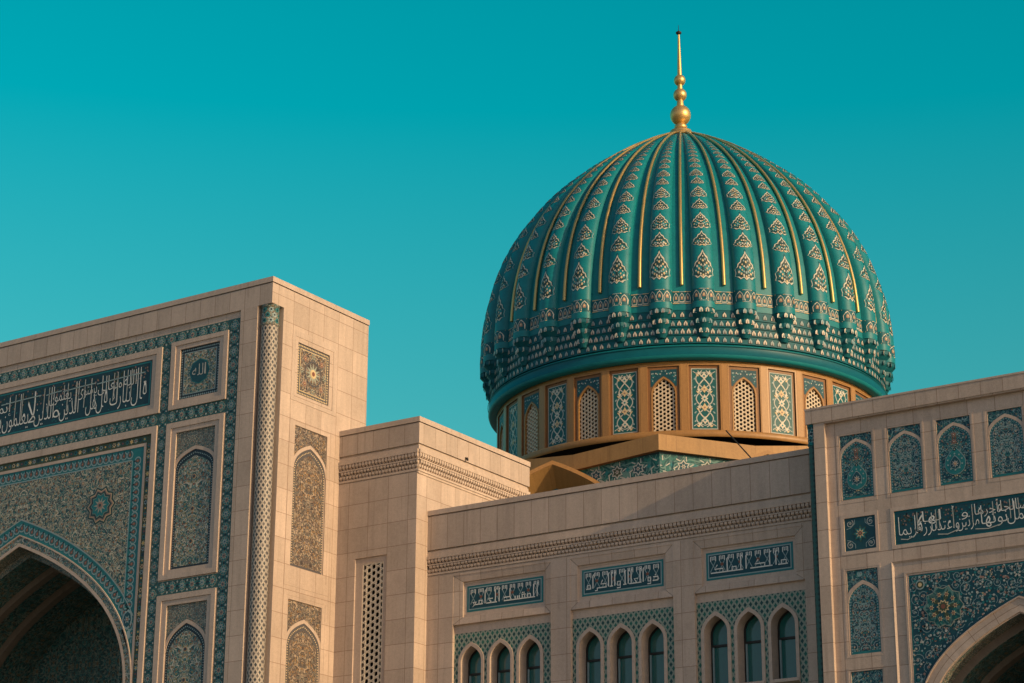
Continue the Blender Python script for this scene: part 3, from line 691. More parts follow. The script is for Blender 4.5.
# medallion squares, niches
def square_panel(root, F, fo, inner, dw, warm=False, raised=True):
    mb = MB()
    if raised: frame(mb, F, fo, inner, dw, dw - .05, dw + .035, 'trim')
    else:
        t = [fo[k] + (inner[k] - fo[k]) * .55 for k in range(4)]
        ring(mb, F, fo, t, dw - .012, 'trim'); jamb(mb, F, fo, dw - .012, dw, 'trim'); jamb(mb, F, t, dw - .012, dw + .012, 'trim'); ring(mb, F, t, inner, dw + .012, 'trim'); jamb(mb, F, inner, dw + .012, dw + .035, 'trim')
    fr = mb.build('square_panel', root); dp = dw + .03
    mb = MB(); u0, v0, u1, v1 = inner; cx, cy = (u0 + u1) / 2, (v0 + v1) / 2; h = (u1 - u0) / 2
    sheet(mb, F, inner, dp, 'navy' if not warm else 'slate', (cx, cy)); P = Pan(mb, F, dp, in_rect(inner))
    n = 19
    for e in range(4):
        for i in range(n):
            t = -h + .04 + (2 * h - .08) * (i + .5) / n; q = h - .055; kx = (v1 - v0) / (u1 - u0)
            c = [(t, q), (t, -q), (q, t), (-q, t)][e]; P.star((cx + c[0], cy + c[1] * kx), .038, .018, 4, ('pale' if not warm else 'cream'), 1)
    ii = (u0 + .13, v0 + .13, u1 - .13, v1 - .13)
    P.poly([(ii[0], ii[1]), (ii[2], ii[1]), (ii[2], ii[3]), (ii[0], ii[3])], 'pale' if not warm else 'cream', 1); ii = (ii[0] + .025, ii[1] + .025, ii[2] - .025, ii[3] - .025)
    d2 = dp - 2 * LAY; mb.face([F(ii[0], ii[1], d2), F(ii[2], ii[1], d2), F(ii[2], ii[3], d2), F(ii[0], ii[3], d2)], 'mos_warm' if warm else 'mos_niche', [(a - cx, b - cy) for a, b in ((ii[0], ii[1]), (ii[2], ii[1]), (ii[2], ii[3]), (ii[0], ii[3]))])
    if warm:
        P.rosette((cx, cy), .34, 12, ('greytile', 'cream', 'pink'), 3); P.loop((cx, cy), .36, .04, 'slate', 4, 20); P.disk((cx, cy), .12, 'cream', 6, 10); P.disk((cx, cy), .07, 'red', 7)
        for k in range(8): P.rosette((cx + .53 * math.cos(k * PI / 4), cy + .53 * math.sin(k * PI / 4)), .12, 8, ('pink', 'red', 'cream') if k % 2 else ('greytile', 'slate', 'cream'), 4)
    else:
        P.star((cx, cy), .39, .36, 8, 'tealtile', 4); P.star((cx, cy), .36, .33, 8, 'deep', 5)
    mb.build('tile_field', fr)
    if not warm:
        mb = MB(); P = Pan(mb, F, dp - 5 * LAY); write(P, 'الله', cx - .27, cx + .25, cy - .13, .44, 'white', 2, 1.25, .36, 0, -.008); P.rib([(cx + .21, cy - .12), (cx + .22, cy + .22)], .035, 'white', 3)
        mb.build('lettering', fr)
    return fr
for k in (0, 1):
    f_ = mir if k else (lambda r: r)
    square_panel(portal, F, f_((-41.93, 20.33, -39.78, 22.40)), f_((-41.60, 20.60, -40.10, 22.135)), D0)
    niche_panel(portal, F, f_((-41.95, 15.32, -39.79, 19.91)), f_((-41.59, 15.60, -40.12, 19.615)), D0, True, 18.57, 19.04, 'mos_niche', 'mos_edge', orn_dots)
    niche_panel(portal, F, f_((-41.95, 10.62, -39.79, 14.87)), f_((-41.59, 10.9, -40.10, 14.575)), D0, True, 13.25, 14.02, 'mos_niche', 'mos_edge', orn_dots)
square_panel(portal, FS, (46.19, 20.31, 48.28, 22.42), (46.46, 20.54, 47.92, 22.085), 0.0, True, False)
niche_panel(portal, FS, (46.21, 14.98, 48.25, 19.88), (46.45, 15.55, 47.92, 19.61), 0.0, False, 18.38, 19.07, 'mos_warm', 'mos_warm', None, edge='slate')
niche_panel(portal, FS, (46.21, 10.2, 48.25, 14.84), (46.43, 10.6, 47.92, 14.605), 0.0, False, 13.35, 14.04, 'mos_warm', 'mos_warm', None, edge='slate')
# corner columns
def column(root, cx, cy, r, z0, z1, shaft, capm, caph):
    mb = MB(); mb.lathe(cx, cy, [(r, z0), (r, z1 - caph)], shaft, 32); sh = mb.build('column', root)
    mb = MB(); zc = z1 - caph; mb.lathe(cx, cy, [(r, zc), (r + .02, zc + .01), (r + .02, zc + .05), (r + .004, zc + .055), (r + .004, z1 - .08), (r + .02, z1 - .075), (r + .02, z1 - .003)], capm, 32)
    Fc = lambda u, v, d=0.0: (cx + (r + .004 - d) * math.cos(u / r), cy + (r + .004 - d) * math.sin(u / r), v)
    P = Pan(mb, Fc, 0.0)
    for k in range(8):
        u = 2 * PI * r * k / 8
        for zz in (zc + .14, zc + .30, zc + .46): P.star((u + (.1 if zz == zc + .3 else 0), zz), .09, .05, 6, 'pale' if k % 2 else 'tealtile', 1, k); P.disk((u + (.1 if zz == zc + .3 else 0), zz), .035, 'navy', 2, 6)
    mb.build('capital', sh)
column(portal, XT - .265, YT + .262, .247, 0, NT, 'shaft', 'mos_edge', .62)
column(portal, TL + .265, YT + .262, .247, 0, NT, 'shaft', 'mos_edge', .62)

# ================================================================== STAIR BLOCK
block = thing('stair_block', 'plain stone block with carved frieze and tall pierced window between portal and windowed wing', 'building', (-36.7, YB, 0))
FB_ = front(YB); FBS = sideX(XB); BX0 = XT + .004; BYE = 54.225
mb = MB()
wallgrid(mb, front(YB + .03), (BX0, 0, XB - .07, 18.3), [(-37.52, 4, -36.40, 16.05, .05, False)], 'stone')
jm = (-37.27, 4.2, -36.54, 15.87)
wallgrid(mb, front(YB + .03), (-37.52, 4, -36.40, 16.05), [(jm[0], jm[1], jm[2], jm[3], .20, False)], 'trim', .05)
mb.face([(XB - .07, YB + .03, 0), (XB - .07, BYE - .06, 0), (XB - .07, BYE - .06, 18.3), (XB - .07, YB + .03, 18.3)], 'stone')
mb.face([(BX0, BYE - .06, 0), (XB - .07, BYE - .06, 0), (XB - .07, BYE - .06, 18.3), (BX0, BYE - .06, 18.3)], 'stone')
mb.box(BX0, XB, YB, BYE, 19.14, 19.745, 'parapet', 'xZ'); mb.box(BX0, XB - .05, YB + .05, BYE - .05, 19.08, 19.14, 'carved', 'xZz'); mb.box(BX0, XB - .02, YB + .02, BYE - .03, 18.97, 19.08, 'trim', 'xZ')
mb.box(BX0, XB - .09, YB + .08, BYE - .09, 18.25, 18.97, 'trim', 'xZz')
mb.build('wall', block)
mb = MB(); mb.box(BX0, XB + .02, YB - .02, BYE + .02, 19.77, 19.92, 'trim', 'x'); mb.box(BX0, XB - .05, YB + .05, BYE - .05, 19.74, 19.77, 'carved', 'xzZ'); mb.build('coping', block)
mb = MB(); carved_frieze(mb, FB_, BX0, XB - .03, 18.27, 18.97); carved_frieze(mb, FBS, YB + .03, BYE, 18.27, 18.97); mb.build('frieze', block)

def jali(mb, F, rect, d, s=.24, wd=.05, thick=.05, mat='jali', inside=None, ph=(0, 0)):
    """pierced star-and-hexagon lattice of flat bars"""
    u0, v0, u1, v1 = rect; ins = inside or in_rect(rect); cx, cy = (u0 + u1) / 2 + ph[0], (v0 + v1) / 2 + ph[1]
    Rm = math.hypot(u1 - u0, v1 - v0) / 2 + s
    for fam in range(3):
        a = fam * PI / 3 + PI / 6; dx, dy = math.cos(a), math.sin(a); n = int(Rm / (s * .866)) + 1
        for k in range(-n, n + 1):
            o_ = (k + .5) * s * .866; px, py = cx - dy * o_, cy + dx * o_; run = []
            N = int(2 * Rm / .02)
            for i in range(N + 2):
                t = -Rm + i * .02; q = (px + dx * t, py + dy * t)
                if i <= N and ins(*q): run.append(q)
                else:
                    if len(run) > 2:
                        p, e = run[0], run[-1]; h = wd / 2
                        c4 = [(p[0] + dy * h, p[1] - dx * h), (e[0] + dy * h, e[1] - dx * h), (e[0] - dy * h, e[1] + dx * h), (p[0] - dy * h, p[1] + dx * h)]
                        dd = d + fam * .003
                        mb.face([F(*c, dd) for c in c4], mat, c4)
                        for x, y in ((0, 1), (2, 3)): mb.face([F(*c4[x], dd), F(*c4[y], dd), F(*c4[y], dd + thick), F(*c4[x], dd + thick)], mat)
                    run = []
Fj = front(YB + .03)
mb = MB(); sheet(mb, Fj, jm, .24, 'dark'); scr = mb.build('pierced_window', block)
mb = MB(); jali(mb, Fj, jm, .065, .185, .030, .05); ring(mb, Fj, jm, (jm[0] + .03, jm[1] + .03, jm[2] - .03, jm[3] - .03), .06, 'jali'); mb.build('lattice', scr)

# ================================================================== WINDOWED WING
wing = thing('windowed_wing', 'long low stone wing with tiled window bays and three inscribed panels below the dome', 'building', (-29, YC, 0))
FC = front(YC); CX0, CX1 = XB - .066, -22.6
bays = [(-34.51, -31.31), (-30.68, -27.54), (-26.92, -23.77)]
mb = MB(); dB = .10; DW = .10
wallgrid(mb, front(YC + .02), (CX0, 0, CX1, 15.36), [(a, 8.0, b, 15.30, dB, False) for a, b in bays], 'stone')
mb.box(CX0, CX1, YC, YC + 20, 16.13, 17.10, 'parapet', 'xXYzZ'); mb.box(CX0, CX1, YC + .06, YC + 1, 16.08, 16.13, 'carved', 'xXYzZ'); mb.face([(CX0, YC, 16.13), (CX1, YC, 16.13), (CX1, YC + .3, 16.13), (CX0, YC + .3, 16.13)], 'trim')
mb.box(CX0, CX1, YC + .01, YC + 1, 15.95, 16.08, 'trim', 'xXYZ'); mb.box(CX0, CX1, YC + .085, YC + 1, 15.3, 15.95, 'trim', 'xXYzZ')
mb.face([(CX0, YC, 17.0), (CX1, YC, 17.0), (CX1, 90, 17.0), (XT - 4, 90, 17.0), (XT - 4, BYE + .2, 17.0), (CX0, BYE + .2, 17.0)], 'roof')
mb.face([(CX1, YC, 0), (CX1, 90, 0), (CX1, 90, 17.1), (CX1, YC, 17.1)], 'stone')
cw = mb.build('wall', wing)
mb = MB(); mb.box(CX0, CX1, YC - .02, YC + .45, 17.13, 17.27, 'trim', 'x'); mb.box(CX0, CX1, YC + .05, YC + .4, 17.09, 17.13, 'carved', 'xzZ'); mb.build('coping', wing)
mb = MB(); carved_frieze(mb, FC, CX0, CX1, 15.35, 15.95); mb.build('frieze', wing)
F2 = front(YC + .02)
KUF = [('المقسط', 'الجامع'), ('ذو الجلال', 'والاكرام'), ('مالك', 'الملك')]
KG = {  # square kufic strokes, drawn right to left: width, joins on, polylines
 'ا': (.55, 0, [[(-.25, 0), (-.25, 2.5), (-.05, 2.8)]]), 'ل': (.62, 1, [[(0, 0), (-.62, 0)], [(-.3, 0), (-.3, 2.5), (-.1, 2.8)]]), 'م': (1.0, 1, [[(0, 0), (-1.0, 0)], [(-.2, 0), (-.2, .75), (-.75, .75), (-.75, 0)]]),
 'ق': (1.0, 1, [[(0, 0), (-1.0, 0)], [(-.25, 0), (-.25, .5), (-.1, .8), (-.75, .8), (-.75, 0)], [(-.3, 1.1), (-.45, 1.25)], [(-.6, 1.1), (-.75, 1.25)]]), 'س': (1.5, 1, [[(0, 0), (-1.5, 0)], [(-.2, 0), (-.2, .7)], [(-.6, 0), (-.6, .7)], [(-1.05, 0), (-1.05, .7)]]),
 'ط': (1.9, 0, [[(0, 0), (-1.7, 0), (-1.7, .7), (-.5, .7), (-.2, 0)], [(-.5, .7), (-.5, 2.4)]]), 'ج': (1.2, 1, [[(0, 0), (-1.2, 0)], [(-.05, .85), (-.9, .85), (-.35, 0)]]), 'ع': (1.1, 0, [[(0, 0), (-.5, 0), (-.85, .5), (-.15, .5), (-.5, 0), (-.9, -.45), (-.2, -.7)]]),
 'ذ': (1.5, 0, [[(-.1, 0), (-1.3, 0)], [(-.1, 0), (-.1, .7), (-1.2, .7)], [(-.6, 1.05), (-.75, 1.2)]]), 'و': (1.0, 0, [[(-.15, 0), (-.15, .75), (-.75, .75), (-.75, 0), (-.15, 0), (-.15, -.5), (-.9, -.5)]]), 'ك': (1.7, 1, [[(0, 0), (-1.7, 0)], [(-.15, 0), (-.15, .7), (-1.3, .7), (-.9, 1.5)]]), 'ر': (.9, 0, [[(0, 0), (-.3, 0), (-.3, -.5), (-.8, -.5)]])}
def kufic(P, text, u0, u1, vb, unit):
    tot = sum(KG[c][0] + .12 if c in KG else .5 for c in text); k = (u1 - u0) / tot; x = u1
    for c in text:
        if c not in KG: x -= .5 * k; continue
        w_, j, ls = KG[c]
        for l in ls: P.rib([(x + a * k, vb + b * unit) for a, b in l], .030, 'script', 4)
        if j: P.rib([(x - w_ * k, vb), (x - (w_ + .13) * k, vb)], .030, 'script', 4)
        x -= (w_ + .12) * k
panels = [(-34.10, 14.25, -31.60, 14.975), (-30.375, 14.25, -27.87, 14.97), (-26.605, 14.225, -24.11, 14.955)]
for (a, b), pr, kw in zip(bays, panels, KUF):
    mb = MB(); box_r = (a, 13.92, b, 15.30)
    fr_ = (pr[0] - .07, pr[1] - .07, pr[2] + .07, pr[3] + .07); br = (pr[0] - .10, pr[1] - .14, pr[2] + .10, pr[3] + .13)
    ring(mb, F2, box_r, br, .012, 'stone', .035); jamb(mb, F2, box_r, .012, dB, 'trim'); jamb(mb, F2, br, .035, .085, 'trim'); ring(mb, F2, br, fr_, .085, 'trim', .085); jamb(mb, F2, fr_, .085, .10, 'trim'); sheet(mb, F2, fr_, .10, 'trim')
    for p, q in (((a, 13.92), (br[0], br[1])), ((b, 13.92), (br[2], br[1])), ((b, 15.30), (br[2], br[3])), ((a, 15.30), (br[0], br[3]))):
        n_ = .008; mb.face([F2(p[0] - n_, p[1], .008), F2(p[0] + n_, p[1], .008), F2(q[0] + n_, q[1], .031), F2(q[0] - n_, q[1], .031)], 'soffit')
    ip = mb.build('inscription_panel', wing)
    mb = MB(); sheet(mb, F2, pr, .096, 'tealtile'); P = Pan(mb, F2, .096, in_rect(pr))
    i1 = (pr[0] + .055, pr[1] + .05, pr[2] - .055, pr[3] - .05); i2 = (i1[0] + .03, i1[1] + .03, i1[2] - .03, i1[3] - .03)
    for rr, m_, l_ in ((i1, 'pale', 1), (i2, 'deep', 2)): P.poly([(rr[0], rr[1]), (rr[2], rr[1]), (rr[2], rr[3]), (rr[0], rr[3])], m_, l_)
    mb.build('tile_ground', ip)
    mb = MB(); P = Pan(mb, F2, .096 - 2 * LAY, in_rect(i2)); zt = i2[3] - .04; zb = i2[1] + .10; n = 9; st = (i2[2] - i2[0]) / n
    for k in range(n):
        u = i2[0] + (k + .5) * st
        for sg in (1, -1):
            P.rib([(u + sg * st * .28, zt - .12), (u + sg * st * .28, zt), (u + sg * st * .10, zt), (u + sg * st * .10, zt - .09)], .024, 'script', 2)
            P.rib([(u + sg * st * .28, zt - .12), (u, zt - .24), (u - sg * st * .34, zt - .40)], .020, 'pale', 1)
        if k % 2: P.star((u, zt - .22), .055, .04, 4, 'red', 3)
        else: P.star((u, zt - .05), .03, .014, 4, 'tealtile', 3)
    um = (i2[0] + i2[2]) / 2 - (.1 if kw[0] == 'المقسط' else 0)
    kufic(P, kw[0], um + .04, i2[2] - .06, zb, .135); kufic(P, kw[1], i2[0] + .06, um - .03, zb, .135)
    mb.build('lettering', ip)
    # tiled window field
    mb = MB(); fz0, fz1 = 11.45, 13.68
    strip = (a, 13.68, b, 13.92); sheet(mb, F2, strip, dB, 'trim')
    cs = [(a + b) / 2 - .07 + k * .955 for k in (-1, 0, 1)]; hw_in, hw_out = .335, .425; zsp, zap = 12.86, 13.30
    edges = [a] + [(cs[0] + cs[1]) / 2, (cs[1] + cs[2]) / 2] + [b]
    for k in range(3):
        Ao = arch_pts(cs[k], zsp, hw_out, zap + .115 - zsp, 10); arch_plate(mb, F2, (edges[k], 9.0, edges[k + 1], fz1), Ao, dB, 'lattice_tile')
    mb.uv = mb.uv
    wf = mb.build('window_surround_tile', wing)
    for k in range(3):
        mb = MB(); Ai = legs(arch_pts(cs[k], zsp, hw_in, zap - zsp, 12), 11.5); Ao = legs(arch_pts(cs[k], zsp, hw_out, zap + .115 - zsp, 12), 11.38)
        band_curve(mb, F2, Ai, Ao, dB - .03, 'trim'); wall_curve(mb, F2, Ao, dB - .03, dB, 'trim'); wall_curve(mb, F2, Ai, dB - .03, dB + .40, 'trim')
        win = mb.build('window', wing)
        mb = MB(); mb.box(cs[k] - hw_in - .06, cs[k] + hw_in + .06, YC + .02 + dB - .05, YC + .02 + dB + .42, 11.42, 11.5, 'trim'); mb.build('sill', win)
        mb = MB(); g_ = Ai[:]; 
        fi = legs(arch_pts(cs[k], zsp, hw_in - .05, zap - .06 - zsp, 12), 11.56)
        band_curve(mb, F2, fi, Ai, dB + .33, 'frame'); wall_curve(mb, F2, fi, dB + .33, dB + .38, 'frame'); x0, x1 = cs[k] - hw_in + .03, cs[k] + hw_in - .03; y_ = YC + .02 + dB + .33
        mb.box(x0, x1, y_ - .01, y_ + .06, 12.55, 12.61, 'frame'); mb.box(cs[k] - hw_in + .05, cs[k] - hw_in + .09, y_ - .012, y_ + .06, 11.5, 12.55, 'pale'); mb.build('frame', win)
        mb = MB(); mb.face([F2(p[0], p[1], dB + .36) for p in Ai], 'glass'); mb.build('pane', win)

# ================================================================== RIGHT PORTAL
CR = -17.93; RX0, RX1 = -23.13, 2 * CR + 23.13
rp = thing('entrance_portal', 'shaded stone portal with row of teal niches over a white inscription, slim teal corner column', 'portal', (CR, YR, 0))
FR = front(YR); dR = .11; kR = (YR + dR) / YR
cor = lambda r: (r[0] * kR, 1.7 + (r[1] - 1.7) * kR, r[2] * kR, 1.7 + (r[3] - 1.7) * kR)     # the field lies dR deeper than the pier it was measured on
NCX = [-21.81, -20.52, -19.245, -17.94, 2 * CR + 19.245, 2 * CR + 20.52, 2 * CR + 21.81]
NX = .20; ZR = 18.0; YRB = 56.0
mirR = lambda r: (2 * CR - r[2], r[1], 2 * CR - r[0], r[3])
RH = [cor((c - .43, 15.525, c + .43, 17.16)) for c in NCX] + [q for r in ((-22.21, 14.235, -21.385, 15.055), (-22.21, 11.70, -21.39, 13.755), (-22.21, 9.2, -21.39, 11.29)) for q in (cor(r), mirR(cor(r)))] + [cor((-20.89, 14.225, 2 * CR + 20.85, 15.06))]
mb = MB(); fld = (-22.635, 0, 2 * CR + 22.635, 17.565)
wallgrid(mb, FR, (RX0 + NX, 0, RX1 - NX, 17.60), [(fld[0], 0, fld[2], fld[3], dR, False)], 'stone')
mb.box(RX0, RX1, YR - .03, YRB, 17.60, ZR - .05, 'parapet', 'Z'); mb.box(RX0 - .01, RX1 + .01, YR - .045, YRB + .01, ZR - .05, ZR, 'trim')
for xx, sg in ((RX0, 1), (RX1, -1)):
    a = xx + sg * NX; mb.face([(a, YR, 0), (a, YR + .3, 0), (a, YR + .3, 17.6), (a, YR, 17.6)], 'trim'); mb.face([(a, YR + .3, 0), (xx, YR + .3, 0), (xx, YR + .3, 17.6), (a, YR + .3, 17.6)], 'trim')
    mb.face([(xx, YR + .3, 0), (xx, YRB, 0), (xx, YRB, 17.6), (xx, YR + .3, 17.6)], 'stone')
mb.face([(RX0, YRB, 0), (RX1, YRB, 0), (RX1, YRB, 17.6), (RX0, YRB, 17.6)], 'stone')
RHW, RZS, RZA = 2.55, 10.2, 12.62
RA = arch_pts(CR, RZS, RHW, RZA - RZS, 22, .56); RAo = off(RA, -.33)
wallgrid(mb, FR, fld, [(RAo[-1][0], 0, RAo[0][0], RAo[0][1], 0, False), (CR - 2.6, RAo[0][1], CR + 2.6, 13.2, 0, False)] + HO(RH), 'stone', dR)
arch_plate(mb, FR, (CR - 2.6, RAo[0][1], CR + 2.6, 13.2), RAo, dR, 'trim')
mb.build('wall', rp)
mb = MB()
wall_curve(mb, FR, legs(RAo, 0), dR, dR + .5, 'mos_edge', True)
for ds, de, shr, pv, m_ in ((.5, 1.4, .2, 0, 'mos_vault'), (1.4, 1.7, .34, .2, 'soffit'), (1.7, 4.5, .24, .34, 'mos_vault')):
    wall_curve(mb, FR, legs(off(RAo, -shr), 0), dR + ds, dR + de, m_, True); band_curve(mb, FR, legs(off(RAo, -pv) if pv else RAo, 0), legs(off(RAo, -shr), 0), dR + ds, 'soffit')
sheet(mb, FR, (CR - 2.7, 0, CR + 2.7, 12.6), dR + 4.5, 'mos_vault'); mb.build('vault', rp)
mb = MB(); raised_arch(mb, FR, legs(off(RA, -.30), 0), legs(RA, 0), dR - .04, dR, 'stone'); raised_arch(mb, FR, legs(RA, 0), legs(off(RA, .03), 0), dR - .07, dR, 'trim'); mb.build('arch_moulding', rp)
# upper niches
sets = [(-21.81, orn_vase), (-20.52, 1), (-19.245, orn_vase), (-17.94, 2), (2 * CR + 19.245, orn_vase), (2 * CR + 20.52, 1), (2 * CR + 21.81, orn_vase)]
for k, (cx, kind) in enumerate(sets):
    hw = .43; fn = kind if callable(kind) else orn_scroll(20 + kind, ('pale', 'tealtile', 'pale', 'white', ['red', 'cream', 'pink']), .17, .014)
    niche_panel(rp, FR, cor((cx - hw - .09, 15.42, cx + hw + .08, 17.25)), cor((cx - hw, 15.525, cx + hw, 17.16)), dR, False, 1.7 + (16.58 - 1.7) * kR, 1.7 + (16.97 - 1.7) * kR, 'mos_blue', 'mos_blue', fn, .075, edge='tealtile')
for f_ in (lambda r: r, mirR):
    r = cor((-22.21, 14.235, -21.385, 15.055)); r = f_(r); ro = (r[0] - .09, r[1] - .09, r[2] + .08, r[3] + .09)
    mb = MB(); t = ro; ring(mb, FR, ro, r, dR - .012, 'trim'); jamb(mb, FR, ro, dR - .012, dR, 'trim'); jamb(mb, FR, r, dR - .012, dR + .03, 'trim'); sq = mb.build('square_panel', rp)
    mb = MB(); cx, cy = (r[0] + r[2]) / 2, (r[1] + r[3]) / 2; sheet(mb, FR, r, dR + .02, 'deep'); P = Pan(mb, FR, dR + .02, in_rect(r, .03))
    P.star((cx, cy), .22, .13, 8, 'olive', 1); P.star((cx, cy), .19, .11, 8, 'tealtile', 2); P.rosette((cx, cy), .13, 8, ('cream', 'red', 'pink'), 3); rng = random.Random(3)
    for sx in (1, -1):
        for sy in (1, -1):
            P.scroll((cx + sx * .27, cy + sy * .27), .10, 1, sx * sy, .02, ('white', 'pale', 'tealtile', 'white', 'pale'), rng); P.rib([(cx + sx * .36, cy + sy * .14), (cx + sx * .26, cy + sy * .16), (cx + sx * .14, cy + sy * .26), (cx + sx * .14, cy + sy * .36)], .016, 'pale', 1)
    mb.build('tile_field', sq)
    ri = f_(cor((-22.21, 11.70, -21.39, 13.755))); niche_panel(rp, FR, (ri[0] - .09, ri[1] - .08, ri[2] + .08, ri[3] + .09), ri, dR, False, 12.98, 13.42, 'mos_blue', 'mos_blue', orn_scroll(31, ('pale', 'tealtile', 'pale', 'pink', ['red', 'cream', 'red']), .2, .016), .09, edge='tealtile')
    rj = f_(cor((-22.21, 9.2, -21.39, 11.29))); niche_panel(rp, FR, (rj[0] - .09, rj[1] - .08, rj[2] + .08, rj[3] + .09), rj, dR, False, 10.3, 10.75, 'mos_blue', 'mos_blue', orn_scroll(33, ('pale', 'tealtile', 'pale', 'pink', ['red', 'cream']), .2, .016), .09, edge='tealtile')
# inscription band
tr = cor((-20.89, 14.225, 2 * CR + 20.85, 15.06)); mb = MB(); ro = (tr[0] - .09, tr[1] - .09, tr[2] + .09, tr[3] + .09)
ring(mb, FR, ro, tr, dR - .012, 'trim'); jamb(mb, FR, ro, dR - .012, dR, 'trim'); jamb(mb, FR, tr, dR - .012, dR + .03, 'trim'); it = mb.build('inscription_frame', rp)
mb = MB(); sheet(mb, FR, tr, dR + .02, 'tealdark'); P = Pan(mb, FR, dR + .02, in_rect(tr)); ti = (tr[0] + .05, tr[1] + .05, tr[2] - .05, tr[3] - .05)
P.poly([(ti[0], ti[1]), (ti[2], ti[1]), (ti[2], ti[3]), (ti[0], ti[3])], 'deep', 1); rng = random.Random(9)
for k in range(420): P.star((rng.uniform(ti[0] + .1, ti[2] - .1), rng.uniform(ti[3] - .32, ti[3] - .03)), rng.uniform(.022, .04), .012, 5, rng.choice(['olive', 'navy', 'pink', 'tealtile']), 2, rng.random() * 6)
mb.build('inscription_ground', it)
mb = MB(); P = Pan(mb, FR, dR + .02 - 2 * LAY, in_rect(ti)); XL = ti[0] + .05; b0 = ti[1] + .17
def L2(word, a, b, low=True, tall=1.9, em=.40): write(P, word, XL + a, XL + b, b0 if low else b0 + .25, em if low else em * .8, 'script', 2, 2.3 if low else 1.4, .36, 0, -.010)
L2('كريما', .0, .62); L2('رزقا', .42, .85, True, 2.1); L2('لها', .62, 1.1, False, 1.3); L2('وأعتدنا', .85, 1.55); L2('مرتين', 1.5, 2.05); L2('و', 1.62, 1.78, False); L2('أجرها', 1.95, 2.55, False, 1.6); L2('نؤتها', 2.1, 2.75); L2('صالحا', 2.6, 3.3, False, 1.5); L2('وتعمل', 2.75, 3.6)
L2('ورسوله', 3.5, 4.2); L2('لله', 3.9, 4.4, False, 1.5); L2('منكن', 4.2, 4.9); L2('يقنت', 4.75, 5.4); L2('ومن', 5.3, 5.75)
for a in (.5, .98, 1.06, 1.42, 1.9, 2.42, 2.84, 3.05, 3.28, 3.7): P.rib([(XL + a, b0 + .05), (XL + a - .01, ti[3] - .05)], .020, 'white', 3)
for a, b in ((.05, .4), (1.0, 1.5), (1.95, 2.6)): P.rib([(XL + a, b0 - .09), (XL + (a + b) / 2, b0 - .12), (XL + b, b0 - .05)], .022, 'white', 3)
mb.build('lettering', it)
# spandrel panel
sr = cor((-20.60, 4.0, 2 * CR + 20.60, 13.44)); so = (sr[0] - .10, 4.0, sr[2] + .10, sr[3] + .10); s2 = (sr[0] - .40, 3.5, sr[2] + .40, sr[3] + .38)
mb = MB(); frame(mb, FR, so, sr, dR, dR - .035, dR, 'trim', .5, .02)
ring(mb, FR, s2, (s2[0] + .05, 3.5, s2[2] - .05, s2[3] - .05), dR - .045, 'trim', dR - .002); jamb(mb, FR, s2, dR - .045, dR, 'trim'); sp = mb.build('spandrel_frame', rp)
mb = MB(); Ax = off(RA, .05); Ax = [(min(max(p[0], sr[0] + .01), sr[2] - .01), p[1]) for p in Ax]
arch_plate(mb, FR, (sr[0], Ax[0][1], sr[2], sr[3]), Ax, dR - LAY, 'deep'); mb.uv = [(u - CR, v - 10) for u, v in mb.uv]
apoly = [(sr[0], Ax[0][1])] + [(sr[0], sr[3]), (sr[2], sr[3]), (sr[2], Ax[0][1])] + off(RA, .09)
P = Pan(mb, FR, dR - LAY, in_poly(apoly))
for r_, m_ in ((sr, 'tealtile'),): P.rib([(sr[0] + .03, 10.3), (sr[0] + .03, sr[3] - .03), (sr[2] - .03, sr[3] - .03), (sr[2] - .03, 10.3)], .03, m_, 1)
arabesque(P, (sr[0], 10.3, sr[2], sr[3]), .28, ('pale', 'tealtile', 'pale', 'white', ['pink', 'tealtile', 'cream', 'red']), 4, .013)
rng = random.Random(77)
for k in range(900):
    x, y = rng.uniform(0, 2.6), rng.uniform(10.4, sr[3])
    for sg in (1, -1): P.disk((CR + sg * x, y), rng.uniform(.014, .036), ('white', 'pale', 'pink', 'tealtile')[k % 4], 6, 7)
for sg in (1, -1):
    c = (CR + sg * 1.86, 12.62)
    P.star(c, .52, .44, 10, 'greytile', 8); P.star(c, .50, .42, 10, 'walltile', 9)
    for k in range(10): a = k * PI / 5; P.leaf((c[0] + .1 * math.cos(a), c[1] + .1 * math.sin(a)), a, .34, .12, 'deep' if k % 2 else 'olive', 10); P.rosette((c[0] + .30 * math.cos(a), c[1] + .30 * math.sin(a)), .07, 6, ('cream', 'red', 'pink'), 11)
    P.star(c, .17, .12, 10, 'cream', 12); P.star(c, .13, .09, 10, 'olive', 13); P.disk(c, .06, 'red', 14)
    c = (CR + sg * 2.42, sr[3] - .26); P.disk(c, .12, 'pale', 8, 12); P.disk(c, .09, 'olive', 9, 10); P.disk(c, .05, 'cream', 10)
mb.build('spandrel_tile', sp)
column(rp, RX0 + .105, YR + .12, .10, 0, 17.6, 'shaft_teal', 'tealdark', .55)
column(rp, RX1 - .105, YR + .12, .10, 0, 17.6, 'shaft_teal', 'tealdark', .55)

